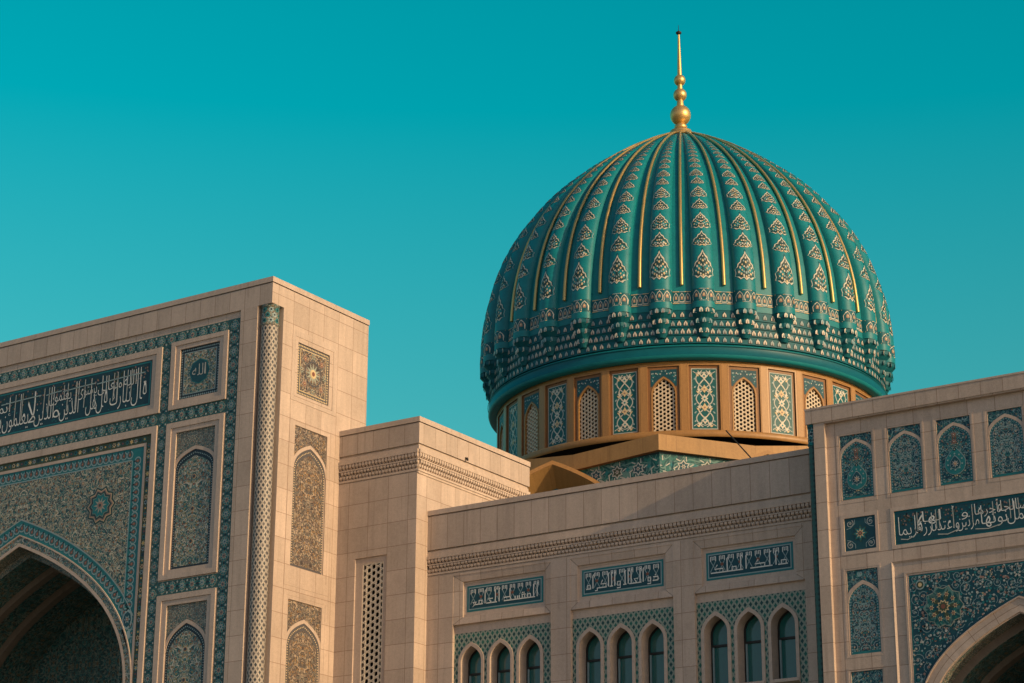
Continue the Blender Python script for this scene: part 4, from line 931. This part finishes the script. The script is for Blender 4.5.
# ================================================================== DOME
AX, AY = -36.154, 65.711; NB = 32; DA = 2 * PI / NB
dome = thing('ribbed_dome', 'teal ribbed tiled dome with gilded ribs on a bronze drum', 'dome', (AX, AY, 17))
pz = [24.8, 25.4, 25.9, 26.4, 26.9, 27.4, 27.89, 28.37, 28.85, 29.32, 29.78, 30.23, 30.67, 31.1, 31.5, 31.9, 32.27, 32.63, 32.97, 33.29, 33.59, 33.86, 34.12, 34.36, 34.56, 34.74, 34.9, 35.03, 35.13, 35.2]
pr_ = [7.30, 7.34, 7.355, 7.36, 7.336, 7.29, 7.231, 7.135, 7.013, 6.855, 6.673, 6.452, 6.208, 5.93, 5.626, 5.29, 4.941, 4.565, 4.177, 3.77, 3.368, 2.95, 2.56, 2.15, 1.80, 1.46, 1.14, .84, .58, .40]
def prof(z): return float(np.interp(z, pz, pr_))
# arc-length parametrisation of the bulged part
zz = np.linspace(25.95, 35.05, 200); rr = np.array([prof(z) for z in zz]); ss = np.concatenate([[0], np.cumsum(np.hypot(np.diff(zz), np.diff(rr)))])
zof = lambda s: float(np.interp(s, ss, zz)); sof = lambda z: float(np.interp(z, zz, ss))
BH = .32                                                       # bulge height as share of 7.35 m
def valley(z): return prof(z) * (1 - BH / 7.35)
def bulge_r(z, a): return valley(z) + prof(z) * BH / 7.35 * math.sqrt(max(0, 1 - a * a)) ** .9
HWA = DA * .275
def nrm(z):
    dz = .05; dr = prof(z + dz) - prof(z - dz); L = math.hypot(dr, 2 * dz); return (2 * dz / L, -dr / L)
def bul(th, a, s, lift=0.0):
    z = zof(s); r = bulge_r(z, a); nr, nz = nrm(z); r += lift * nr; t = th + a * HWA
    return (AX + r * math.cos(t), AY + r * math.sin(t), z + lift * nz)
def val(th, s, lift=0.0):
    z = zof(s); r = valley(z); nr, nz = nrm(z); r += lift * nr
    return (AX + r * math.cos(th), AY + r * math.sin(th), z + lift * nz)
NS = 110; SR = [ss[-1] * i / NS for i in range(NS + 1)]
smat = lambda i: 'tealdark' if 26.12 < zof((SR[i] + SR[i + 1]) / 2) < 26.63 else 'teal'
mb = MB()
for k in range(NB):
    th = k * DA
    aa = [-1, -.93, -.78, -.55, -.28, 0, .28, .55, .78, .93, 1]
    mb.grid([[bul(th, a, s) for a in aa] for s in SR], 'teal', True, uvf=lambda i, j: (j * .07, i * .2), matf=smat)
    va = [th + HWA + (DA - 2 * HWA) * q / 4 for q in range(5)]
    mb.grid([[val(t, s) for t in va] for s in SR], 'teal', True, uvf=lambda i, j: (j * .17, i * .2), matf=smat)
    mb.face([bul(th, a, 0) for a in aa], 'tealdark')
# underside and lower wall of the shell
RT = [(24.82, 6.97), (25.10, 6.99), (25.37, 7.01), (25.64, 7.03)]
for i, (z_, r_) in enumerate(RT):
    zt_ = RT[i + 1][0] if i < 3 else 25.96
    mb.lathe(AX, AY, [(r_ - .05, z_), (r_, z_ + .001), (r_, z_ + .02)], 'collar', 128); mb.lathe(AX, AY, [(r_, z_ + .02), (r_ - .012, zt_)], 'tealdark', 128)
mb.lathe(AX, AY, [(6.5, 24.79), (7.02, 24.80)], 'tealdark', 128)
shell = mb.build('dome_shell', dome)
# muqarnas corbels under every bulge, pale shell motifs between
mb = MB()
for k in range(NB):
    th = k * DA
    for ti_, (z0, z1, hw, dep) in enumerate(((25.62, 25.95, .40, .33), (25.30, 25.62, .31, .25), (25.02, 25.30, .20, .16))):
        rb = 6.98 + (z0 - 24.8) * .05; top = rb + dep + .03; n = 6; ring0 = []; ring1 = []; ring2 = []
        for q in range(n + 1):
            a = -1 + 2 * q / n; t = th + a * hw / 7.1; e = dep * (1 - abs(a) ** 2.5)
            ring0.append((AX + (rb + e * .45) * math.cos(th + a * hw * .62 / 7.1), AY + (rb + e * .45) * math.sin(th + a * hw * .62 / 7.1), z0)); ring1.append((AX + (rb + e) * math.cos(t), AY + (rb + e) * math.sin(t), z0 + (z1 - z0) * .6)); ring2.append((AX + (rb + e) * math.cos(t), AY + (rb + e) * math.sin(t), z1))
        mb.grid([ring0, ring1, ring2], 'tealdark', False); mb.face(ring0[::-1] + [(AX + rb * math.cos(th), AY + rb * math.sin(th), z0)], 'tealdark'); mb.face(ring2, 'tealdark')
        for a in ((-.72, -.25, .25, .72) if ti_ == 0 else (-.66, 0, .66) if ti_ == 1 else (-.5, .5)):
            e = dep * (1 - abs(a) ** 2.5) + .012
            Fm = lambda u, v, d, a=a, e=e: (AX + (rb + e - d) * math.cos(th + a * hw / 7.1 + u / 7.1), AY + (rb + e - d) * math.sin(th + a * hw / 7.1 + u / 7.1), v)
            P = Pan(mb, Fm, 0.0); zc = z0 + (z1 - z0) * .74; h_ = .056
            P.poly([(-h_, zc - .085), (h_, zc - .085), (h_, zc + .02), (0, zc + .08), (-h_, zc + .02)], ('pale', 'ivory', 'pale', 'ivory')[(k + ti_) % 4], 1); P.poly([(-h_ * .45, zc - .08), (h_ * .45, zc - .08), (0, zc + .03)], ('pink', 'tealdark')[k % 2], 2)
    rv_ = lambda v: [r for z, r in RT if z <= max(v, 24.83)][-1]
    Fv = lambda u, v, d: (AX + (rv_(v) + .006 - d) * math.cos(th + DA / 2 + u / 7.1), AY + (rv_(v) + .006 - d) * math.sin(th + DA / 2 + u / 7.1), v)
    P = Pan(mb, Fv, 0.0)
    for row, (zc, sz, cnt) in enumerate(((25.79, .075, 3), (25.50, .078, 4), (25.23, .078, 5), (24.955, .075, 5))):
        for q in range(cnt):
            u = (q - (cnt - 1) / 2) * (1.30 if row == 3 else 1.0 if row == 2 else .84) / cnt; h_ = sz * .80
            P.poly([(u - h_ - .012, zc - sz * 1.1 - .012), (u + h_ + .012, zc - sz * 1.1 - .012), (u + h_ + .012, zc + .01), (u, zc + sz * 1.2 + .02), (u - h_ - .012, zc + .01)], 'navy', 1)
            P.poly([(u - h_, zc - sz * 1.05), (u + h_, zc - sz * 1.05), (u + h_, zc), (u, zc + sz * 1.15), (u - h_, zc)], ('pale', 'ivory', 'ivory', 'pale')[(q * 3 + row + k) % 4], 2); P.poly([(u - h_ * .55, zc - sz), (u + h_ * .55, zc - sz), (u, zc + sz * .5)], 'pink', 3); P.poly([(u - h_ * .2, zc - sz), (u + h_ * .2, zc - sz), (u, zc)], 'tealdark', 4)
mb.build('muqarnas', shell)
# palmette medallions up the bulges and the rosette belt, laid into the glaze
mb = MB(); s0 = sof(26.93)
heights = [1.12, .72, .76, .60, .62, .50, .50, .42, .41, .35, .34, .29, .27, .23, .21, .18]
pal_big = [(0, 1), (.10, .84), (.26, .70), (.46, .58), (.50, .42), (.74, .30), (.80, .14), (1.0, .0), (.94, -.20), (1.0, -.36), (.74, -.44), (.55, -.56), (.25, -.46), (0, -.60)]
pal_sml = [(0, 1), (.16, .74), (.40, .62), (.50, .40), (.80, .26), (.86, .06), (1.0, -.12), (.80, -.28), (.52, -.30), (.28, -.42), (0, -.34)]
def outline(sh, k=1.0): return [(x * k, y * k) for x, y in sh] + [(-x * k, y * k) for x, y in sh[-2:0:-1]]
for k in range(NB):
    th = k * DA; s = s0; rng = random.Random(k % 2)
    for q, hgt in enumerate(heights):
        big = q % 2 == 0; sh = pal_big if big else pal_sml; c = s + hgt * .36; z = zof(c); lw = prof(z) * HWA
        wid = min(hgt * (.36 if q == 0 else .46), lw * .88) ; wq = wid / (prof(z) * HWA)
        Fd = lambda x, y, l: bul(th, max(-.96, min(.96, x * wq)), min(c + y * hgt * (.60 if q == 0 else .59), ss[-1]), .004 + l * .0035)
        for kk, m_, l in ((1.06, 'tealdark', 0), (1.0, 'ivory', 1), (.86, 'murk', 2)):
            pts = outline(sh, kk); cpt = (0, .05 * kk); n = len(pts)
            for i in range(n):
                a, b = pts[i], pts[(i + 1) % n]; mb.face([Fd(*cpt, l), Fd(*a, l), Fd(*b, l)], m_, [(0, 0)] * 3)
        fl = [(0, .62), (0, .38), (.2, .45), (.18, .14), (.36, .24), (0, .08), (.55, .08), (.38, -.06), (.2, -.14), (.66, -.16), (.46, -.26), (0, -.2), (.24, -.34), (0, -.42)] if big else [(0, .5), (0, .22), (.22, .2), (.16, -.06), (.44, -.02), (.62, -.14), (.36, -.2), (0, -.16), (.16, -.34)]
        for i, (x, y) in enumerate(fl):
            for sg in ((1, -1) if x else (1,)):
                r_ = (.085 if big else .10) * rng.uniform(.7, 1.25); m_ = ('ivory', 'white', 'cream', 'ivory', 'pale', 'cream')[(i * 2 + q) % 6]
                mb.face([Fd(sg * x + r_ * math.cos(b * PI / 2.5 + i), y + r_ * .8 * math.sin(b * PI / 2.5 + i), 3) for b in range(5)], m_, [(0, 0)] * 5)
        s += hgt * 1.0 + (.05 if q else .02)
        if s + .2 > ss[-1]: break
        for a, b in (((0, .0), 1),): mb.face([bul(th, x, s + y, .006) for x, y in ((-.10, -.05), (0, -.09), (.10, -.05), (0, .02))], 'tealdark', [(0, 0)] * 4)
    # belt of roundels
    sb0, sb1 = sof(26.15), sof(26.60); sm_ = (sb0 + sb1) / 2
    for nm, Fb, us in (('b', lambda u, s, l: bul(th, u, s, .004 + l * .0035), (-.5, .5)), ('v', lambda u, s, l: val(th + DA / 2 + u * (DA / 2 - HWA), s, .004 + l * .0035), (-.5, .5))):
        mb.face([Fb(-.97, sb0, -.4), Fb(-.3, sb0, -.4), Fb(.3, sb0, -.4), Fb(.97, sb0, -.4), Fb(.97, sb1, -.4), Fb(.3, sb1, -.4), Fb(-.3, sb1, -.4), Fb(-.97, sb1, -.4)], 'tealdark', [(0, 0)] * 8) if nm == 'v' else None
        for u0 in (-.62, 0, .62):
            for r_, m_, l in ((.29, 'ivory', 0), (.23, 'tealdark', 1), (.13, 'pink', 2), (.06, 'cream', 3)):
                mb.face([Fb(max(-.97, min(.97, u0 + r_ * x)), sm_ + y * .17 * r_ / .29, l) for x, y in ((-.9, -.95), (.9, -.95), (1, 0), (.6, .6), (0, 1.05), (-.6, .6), (-1, 0))], m_, [(0, 0)] * 7)
        for e in (sb0 + .025, sb1 - .02):
            mb.face([Fb(-.96, e - .012, 4), Fb(-.3, e - .012, 4), Fb(-.3, e + .012, 4), Fb(-.96, e + .012, 4)], 'cream', [(0, 0)] * 4); mb.face([Fb(.3, e - .012, 4), Fb(.96, e - .012, 4), Fb(.96, e + .012, 4), Fb(.3, e + .012, 4)], 'cream', [(0, 0)] * 4)
            mb.face([Fb(-.3, e - .012, 4), Fb(.3, e - .012, 4), Fb(.3, e + .012, 4), Fb(-.3, e + .012, 4)], 'pale', [(0, 0)] * 4)
mb.build('palmette_inlay', shell)
# gilded ribs in the valleys
for k in range(NB):
    th = (k + .5) * DA; mb = MB(); pts = [val(th, sof(26.80) + (ss[-1] - sof(26.80)) * i / 40, .06) for i in range(41)]
    mb.tube(pts, [.062 - .022 * i / 40 for i in range(41)], 'gold', 8); mb.build('gilded_rib', dome)
# crown cap and finial
zy = lambda y: 39.655 - (y - 30) * .04113
mb = MB(); mb.lathe(AX, AY, [(.9, 34.93), (1.12, 34.95), (1.08, 35.01), (.85, 35.13), (.55, 35.25), (.44, 35.33), (.40, 35.42), (.40, 35.47), (.30, 35.5), (.22, 35.62)], 'gold', 48)
fin = mb.build('finial', dome)
mb = MB(); cap = [(.22, 35.6), (.24, 35.68), (.18, 35.74)]
for zc, r_, nk in ((36.13, .385, .13), (36.96, .25, .11), (37.56, .215, .075)):
    bb = MB(); bb.lathe(AX, AY, [(r_ * math.cos(a) + .0001, zc + r_ * 1.02 * math.sin(a)) for a in [(-82 + 164 * i / 18) * PI / 180 for i in range(19)]], 'gold', 32); bb.build('finial_ball', fin)
mb.lathe(AX, AY, cap + [(.15, 35.8), (.14, 36.5), (.12, 36.7), (.11, 36.75), (.10, 37.2), (.09, 37.4), (.085, 37.76), (.075, 38.2), (.045, 39.2), (.035, 39.5)], 'gold', 20); mb.build('spire', fin)
mb = MB(); mb.lathe(AX, AY, [(.03, 39.45), (.10, 39.50), (.11, 39.55), (.05, 39.60), (.012, 39.62), (.008, 39.85), (.0005, 39.86)], 'wire', 12); mb.build('tip', fin)
# teal ring under the dome, bronze cornice
mb = MB(); mb.lathe(AX, AY, [(6.7, 24.305), (6.98, 24.31), (7.03, 24.36), (7.05, 24.42)], 'teal', 160); mb.lathe(AX, AY, [(7.05, 24.42), (7.035, 24.43), (7.035, 24.66), (7.03, 24.70)], 'collar', 160); mb.lathe(AX, AY, [(7.03, 24.70), (7.02, 24.74), (6.96, 24.79), (6.5, 24.795)], 'teal', 160); mb.lathe(AX, AY, [(7.052, 24.68), (7.075, 24.70), (7.052, 24.72)], 'tealdark', 160); mb.build('collar', dome)
RD = 6.70; mb = MB()
mb.lathe(AX, AY, [(RD + .05, 24.19), (RD + .05, 24.302), (6.4, 24.303)], 'bronze_plain', 128); mb.lathe(AX, AY, [(RD - .3, 24.188), (RD + .05, 24.19)], 'bronze_plain', 128)
mb.lathe(AX, AY, [(RD - .34, 21.6), (RD - .34, 24.2)], 'dark', 128)
drum = mb.build('drum', dome)
mb = MB(); mb.lathe(AX, AY, [(RD, 21.89), (7.02, 21.87), (7.06, 21.83), (7.06, 21.68), (7.03, 21.645)], 'bronze_plain', 128); mb.lathe(AX, AY, [(7.03, 21.645), (6.4, 21.62)], 'dark', 128); mb.lathe(AX, AY, [(6.42, 17), (6.42, 21.64)], 'dark', 64); mb.build('ledge', drum)  # underside and wall below coloured near-black as a painted shadow gap
bw = 2 * PI * RD / NB
mb = MB()
for k in range(NB):
    th = (k + .5) * DA; n_ = (math.cos(th), math.sin(th)); t_ = (-n_[1], n_[0]); 
    Fp = lambda u, v, d: (AX + n_[0] * (RD + .06 - d) + t_[0] * u, AY + n_[1] * (RD + .06 - d) + t_[1] * u, v)
    h = .105
    for a, b in ((-h, h),):
        mb.face([Fp(a, 21.80, 0), Fp(b, 21.80, 0), Fp(b, 24.20, 0), Fp(a, 24.20, 0)], 'bronze_plain', [(a, 21.8), (b, 21.8), (b, 24), (a, 24)])
        for u in (a, b): mb.face([Fp(u, 21.80, 0), Fp(u, 24.20, 0), Fp(u, 24.20, .1), Fp(u, 21.80, .1)], 'bronze_plain')
mb.build('pilaster_strips', drum)
def bay_F(th, r0): 
    n_ = (math.cos(th), math.sin(th)); t_ = (-n_[1], n_[0])
    return lambda u, v, d=0.0: (AX + n_[0] * (r0 - d) + t_[0] * u, AY + n_[1] * (r0 - d) + t_[1] * u, v)
FW = bw / 2 - .105
def drum_panel(parent, th):
    Fb = bay_F(th, RD + .035); z0, z1 = 21.90, 24.15; mb = MB(); r = (-.42, 21.99, .42, 24.06)
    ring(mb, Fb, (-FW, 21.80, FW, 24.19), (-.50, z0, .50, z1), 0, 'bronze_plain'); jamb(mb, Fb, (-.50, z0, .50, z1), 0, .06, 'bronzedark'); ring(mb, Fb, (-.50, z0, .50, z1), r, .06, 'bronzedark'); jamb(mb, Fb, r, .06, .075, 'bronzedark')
    fr = mb.build('tile_panel', parent); mb = MB(); sheet(mb, Fb, r, .07, 'white'); ri = (r[0] + .03, r[1] + .03, r[2] - .03, r[3] - .03); P = Pan(mb, Fb, .07, in_rect(r))
    P.poly([(ri[0], ri[1]), (ri[2], ri[1]), (ri[2], ri[3]), (ri[0], ri[3])], 'drumtile', 1); ri2 = (ri[0] + .02, ri[1] + .02, ri[2] - .02, ri[3] - .02); P.inside = in_rect(ri2)
    H = ri[3] - ri[1]; cz = ri[1]
    for sg in (1, -1):
        for ph, am in ((0, .27), (PI / 2, .20)):
            P.rib([(sg * am * math.sin(ph + 2 * PI * 1.5 * i / 40), cz + H * i / 40) for i in range(41)], .036, 'white' if ph == 0 else 'ivory', 2)
        for i in range(7):
            y = cz + H * (i + .5) / 7; x = sg * (.30 if i % 2 else .17); P.star((x, y), .085, .035, 5, ('ivory', 'cream', 'ivory', 'pink')[i % 4], 4, PI / 2); P.leaf((x, y - .1), PI / 2 - sg * .9, .13, .07, 'cream', 3); P.leaf((sg * .34, y + .07), PI / 2 + sg * .8, .12, .06, 'pale', 3)
        for y in (cz + .08, cz + H - .08): P.rib([(sg * .36, y), (sg * .2, y + (.1 if y < cz + 1 else -.1)), (0, y + (.02 if y < cz + 1 else -.02))], .025, 'white', 3)
    for i, t in enumerate((.13, .35, .5, .66, .88)):
        y = cz + H * t; P.poly([(0, y + .15), (.06, y + .05), (.12, y), (.05, y - .05), (0, y - .13), (-.05, y - .05), (-.12, y), (-.06, y + .05)], 'ivory' if i % 2 == 0 else 'cream', 5); P.disk((0, y), .035, 'pink' if i % 2 else 'tealtile', 6, 6)
    mb.build('tile_field', fr)
def drum_window(parent, th):
    Fb = bay_F(th, RD + .035); mb = MB(); r = (-.44, 21.93, .44, 24.05)
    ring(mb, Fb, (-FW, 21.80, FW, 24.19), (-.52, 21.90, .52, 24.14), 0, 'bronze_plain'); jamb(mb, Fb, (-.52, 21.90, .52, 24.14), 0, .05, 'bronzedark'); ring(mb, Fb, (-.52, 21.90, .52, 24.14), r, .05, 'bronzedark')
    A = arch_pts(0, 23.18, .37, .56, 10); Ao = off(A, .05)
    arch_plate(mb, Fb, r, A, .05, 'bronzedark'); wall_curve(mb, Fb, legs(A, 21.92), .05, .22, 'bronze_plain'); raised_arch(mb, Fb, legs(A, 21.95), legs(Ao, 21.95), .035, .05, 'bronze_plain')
    win = mb.build('lattice_window', parent)
    mb = MB(); sr_ = (-.43, 23.30, .43, 23.85); Ain = [(max(-.42, min(.42, p[0])), p[1]) for p in off(A, .07)]; m_ = len(Ain) // 2; lo = [p for p in Ain if p[1] > 23.46]
    if len(lo) % 2 == 0: lo = Ain
    arch_plate(mb, Fb, (-.43, lo[0][1], .43, 24.04), lo, .05 - LAY, 'deep'); P = Pan(mb, Fb, .05 - LAY, in_poly(lo + [(-.42, lo[-1][1] + .001), (-.42, 24.03), (.42, 24.03), (.42, lo[0][1] + .001)]))
    for sg in (1, -1):
        for i in range(8): P.star((sg * (.06 + i * .047), 23.99 - .022 * (i % 3) - (i % 2) * .06 - i * .012), .035, .016, 5, ('pale', 'white', 'tealtile')[i % 3], 1, i)
        for i in range(6): P.star((sg * (.38 - .02 * (i % 3)), 23.91 - i * .06), .035, .016, 5, ('pale', 'tealtile')[i % 2], 1, i)
        P.rib([(sg * .42, 24.025), (0, 24.025)], .02, 'pale', 2)
    mb.build('spandrel_tile', win)
    mb = MB(); sheet(mb, Fb, (-.40, 21.9, .40, 23.8), .23, 'dark'); mb.build('backing', win)
    mb = MB(); ins = in_poly(legs(A, 21.93)); jali(mb, Fb, (-.37, 21.92, .37, 23.75), .10, .138, .027, .05, 'jalitan', ins); mb.build('lattice', win)
for k in range(NB):
    th = k * DA
    if k % 2: drum_panel(drum, th)
    else: drum_window(drum, th)
# octagonal base: tiled walls, bronze fascia, roof, arched hoods
RO = 8.30; mb = MB(); oc = [(-112.5 + 45 * k) * PI / 180 for k in range(8)]
pt = lambda r, a, z: (AX + r * math.cos(a), AY + r * math.sin(a), z)
base_w = MB(); wall_t = MB()
for k in range(8):
    a, b = oc[k], oc[(k + 1) % 8]; L = 2 * RO * math.sin(PI / 8)
    bb_ = oc[(k + 1) % 8] if k < 7 else oc[0] + 2 * PI; mid_ = (a + bb_) / 2; rm = RO * math.cos(PI / 8); dz = .20; ri_ = RO - .2; rmi = rm - .2
    for p, q in (((a, RO, ri_, 0), (mid_, rm, rmi, dz)), ((mid_, rm, rmi, dz), (bb_, RO, ri_, 0))):
        lo = [pt(p[1], p[0], 20.88 - p[3]), pt(q[1], q[0], 20.88 - q[3])]; hi = [pt(q[1], q[0], 21.40 - q[3]), pt(p[1], p[0], 21.40 - p[3])]; hi2 = [pt(q[2], q[0], 21.40 - q[3]), pt(p[2], p[0], 21.40 - p[3])]; lo2 = [pt(p[2], p[0], 20.875 - p[3]), pt(q[2], q[0], 20.875 - q[3])]
        u0_, u1_ = (-L / 2, 0) if p[3] == 0 else (0, L / 2)
        mb.face(lo + hi, 'bronze', [(u0_, 20.7), (u1_, 20.7), (u1_, 21.4), (u0_, 21.4)]); mb.face(hi[::-1] + hi2, 'bronze_plain', [(u0_, 0), (u1_, 0), (u1_, .2), (u0_, .2)])
        mb.face(lo + lo2[::-1], 'bronzedark', [(u0_, 0), (u1_, 0), (u1_, .2), (u0_, .2)]); mb.face([lo2[0], lo2[1], hi2[0], hi2[1]], 'roof', [(u0_, 0), (u1_, 0), (u1_, .6), (u0_, .6)])
    mb.face([pt(ri_, a, 20.70), pt(ri_, b, 20.70), pt(6.4, b, 20.75), pt(6.4, a, 20.75)], 'roof', [(0, 0), (L, 0), (L, 1), (0, 1)])
    am = (a + (oc[(k + 1) % 8] if k < 7 else oc[0] + 2 * PI)) / 2; ap = (RO - .18) * math.cos(PI / 8); Fo = bay_F(am, ap); h = ap * math.tan(PI / 8)
    sheet(wall_t, Fo, (-h, 17, h, 20.86), 0, 'walltile'); P = Pan(wall_t, Fo, 0.0, in_rect((-h, 18.5, h, 20.84)))
    P.rib([(-h + .02, 20.82), (h - .02, 20.82)], .04, 'navy', 1)
    for i in range(9):
        for j in range(3):
            c = (-h + h * 2 * (i + (.5 if j % 2 else 0)) / 8, 20.42 - j * .42); P.star(c, .23, .15, 6, 'white', 1, PI / 6); P.star(c, .175, .11, 6, 'deep' if (i + j) % 2 else 'olive', 2, PI / 6); P.rosette(c, .09, 6, ('white', 'pink', 'tealtile'), 3)
            for e in range(6): P.rib([(c[0] + .2 * math.cos(e * PI / 3), c[1] + .2 * math.sin(e * PI / 3)), (c[0] + .34 * math.cos(e * PI / 3 + .25), c[1] + .34 * math.sin(e * PI / 3 + .25))], .035, 'white', 1)
            P.star((c[0] + h / 8, c[1] + .03), .10, .05, 4, 'tealtile', 2)
ob = mb.build('octagon_fascia', dome); wall_t.build('octagon_tile_wall', dome)
for k in range(8):
    am = (-90 + 45 * k) * PI / 180; face = am + (.42 if k == 0 else 0); dist = 8.9
    hx, hy = AX + dist * math.cos(am), AY + dist * math.sin(am); n_ = (math.cos(face), math.sin(face)); t_ = (-n_[1], n_[0])
    Fo = lambda u, v, d=0.0: (hx - n_[0] * d + t_[0] * u, hy - n_[1] * d + t_[1] * u, v); mb = MB()
    A = arch_pts(0, 18.1, 2.6, 2.62, 14, .62); B_ = off(A, -.12); Cn = arch_pts(0, 18.1, 2.0, 1.95, 14, .62)
    band_curve(mb, Fo, A, B_, 0, 'bronze_plain'); band_curve(mb, Fo, B_, Cn, 0.0, 'bronze', .95); wall_curve(mb, Fo, A, 0, 1.3, 'bronze_plain')
    hood = mb.build('arched_hood', dome); mb = MB(); pts = Cn
    mb.face([Fo(p[0], p[1], .95) for p in pts], 'tealdark', [(p[0], p[1]) for p in pts]); P = Pan(mb, Fo, .95, in_poly(pts))
    for i in range(7):
        for j in range(4): c = (-1.5 + i * .5, 19.6 - j * .4 + (.2 if i % 2 else 0)); P.star(c, .15, .08, 6, 'pale', 1); P.star(c, .10, .06, 6, 'deep', 2)
    mb.build('hood_tile', hood)

# ================================================================== SMALL THINGS
def inplane(px, py, Y):
    d = _f * FPX + _r * (px - 512) - _u * (py - 341.5); return Vector((0, 0, 1.7)) + Vector(d) * (Y / d[1])
p0 = Vector((-30.93, 58.2, 20.75)); p1 = Vector((-32.2, 58.9, 21.85))
p0 = inplane(752, 459, 58.0); p1 = inplane(726, 430.5, 58.3)
mb = MB(); mb.tube([tuple(p0 + (p0 - p1) * .6), tuple(p1)], .022, 'wire', 6); o = mb.build('lightning_rod'); o['label'] = 'thin dark leaning metal rod crossing the bronze fascia below the drum'; o['category'] = 'rod'
q = Vector((XB - .0, 51.0, 19.22)); d = _f * FPX + _r * (465.5 - 512) - _u * (458.5 - 341.5); q = Vector((0, 0, 1.7)) + Vector(d) * ((XB + .0) / d[0])
mb = MB(); mb.box(q.x - .005, q.x + .03, q.y - .025, q.y + .025, q.z - .03, q.z + .03, 'wire'); mb.tube([(q.x + .03, q.y, q.z), (q.x + .06, q.y, q.z), (q.x + .075, q.y, q.z - .07)], .03, 'wire', 6); o = mb.build('wall_lamp'); o['label'] = 'tiny dark fitting on the sunlit parapet of the plain block'; o['category'] = 'lamp'
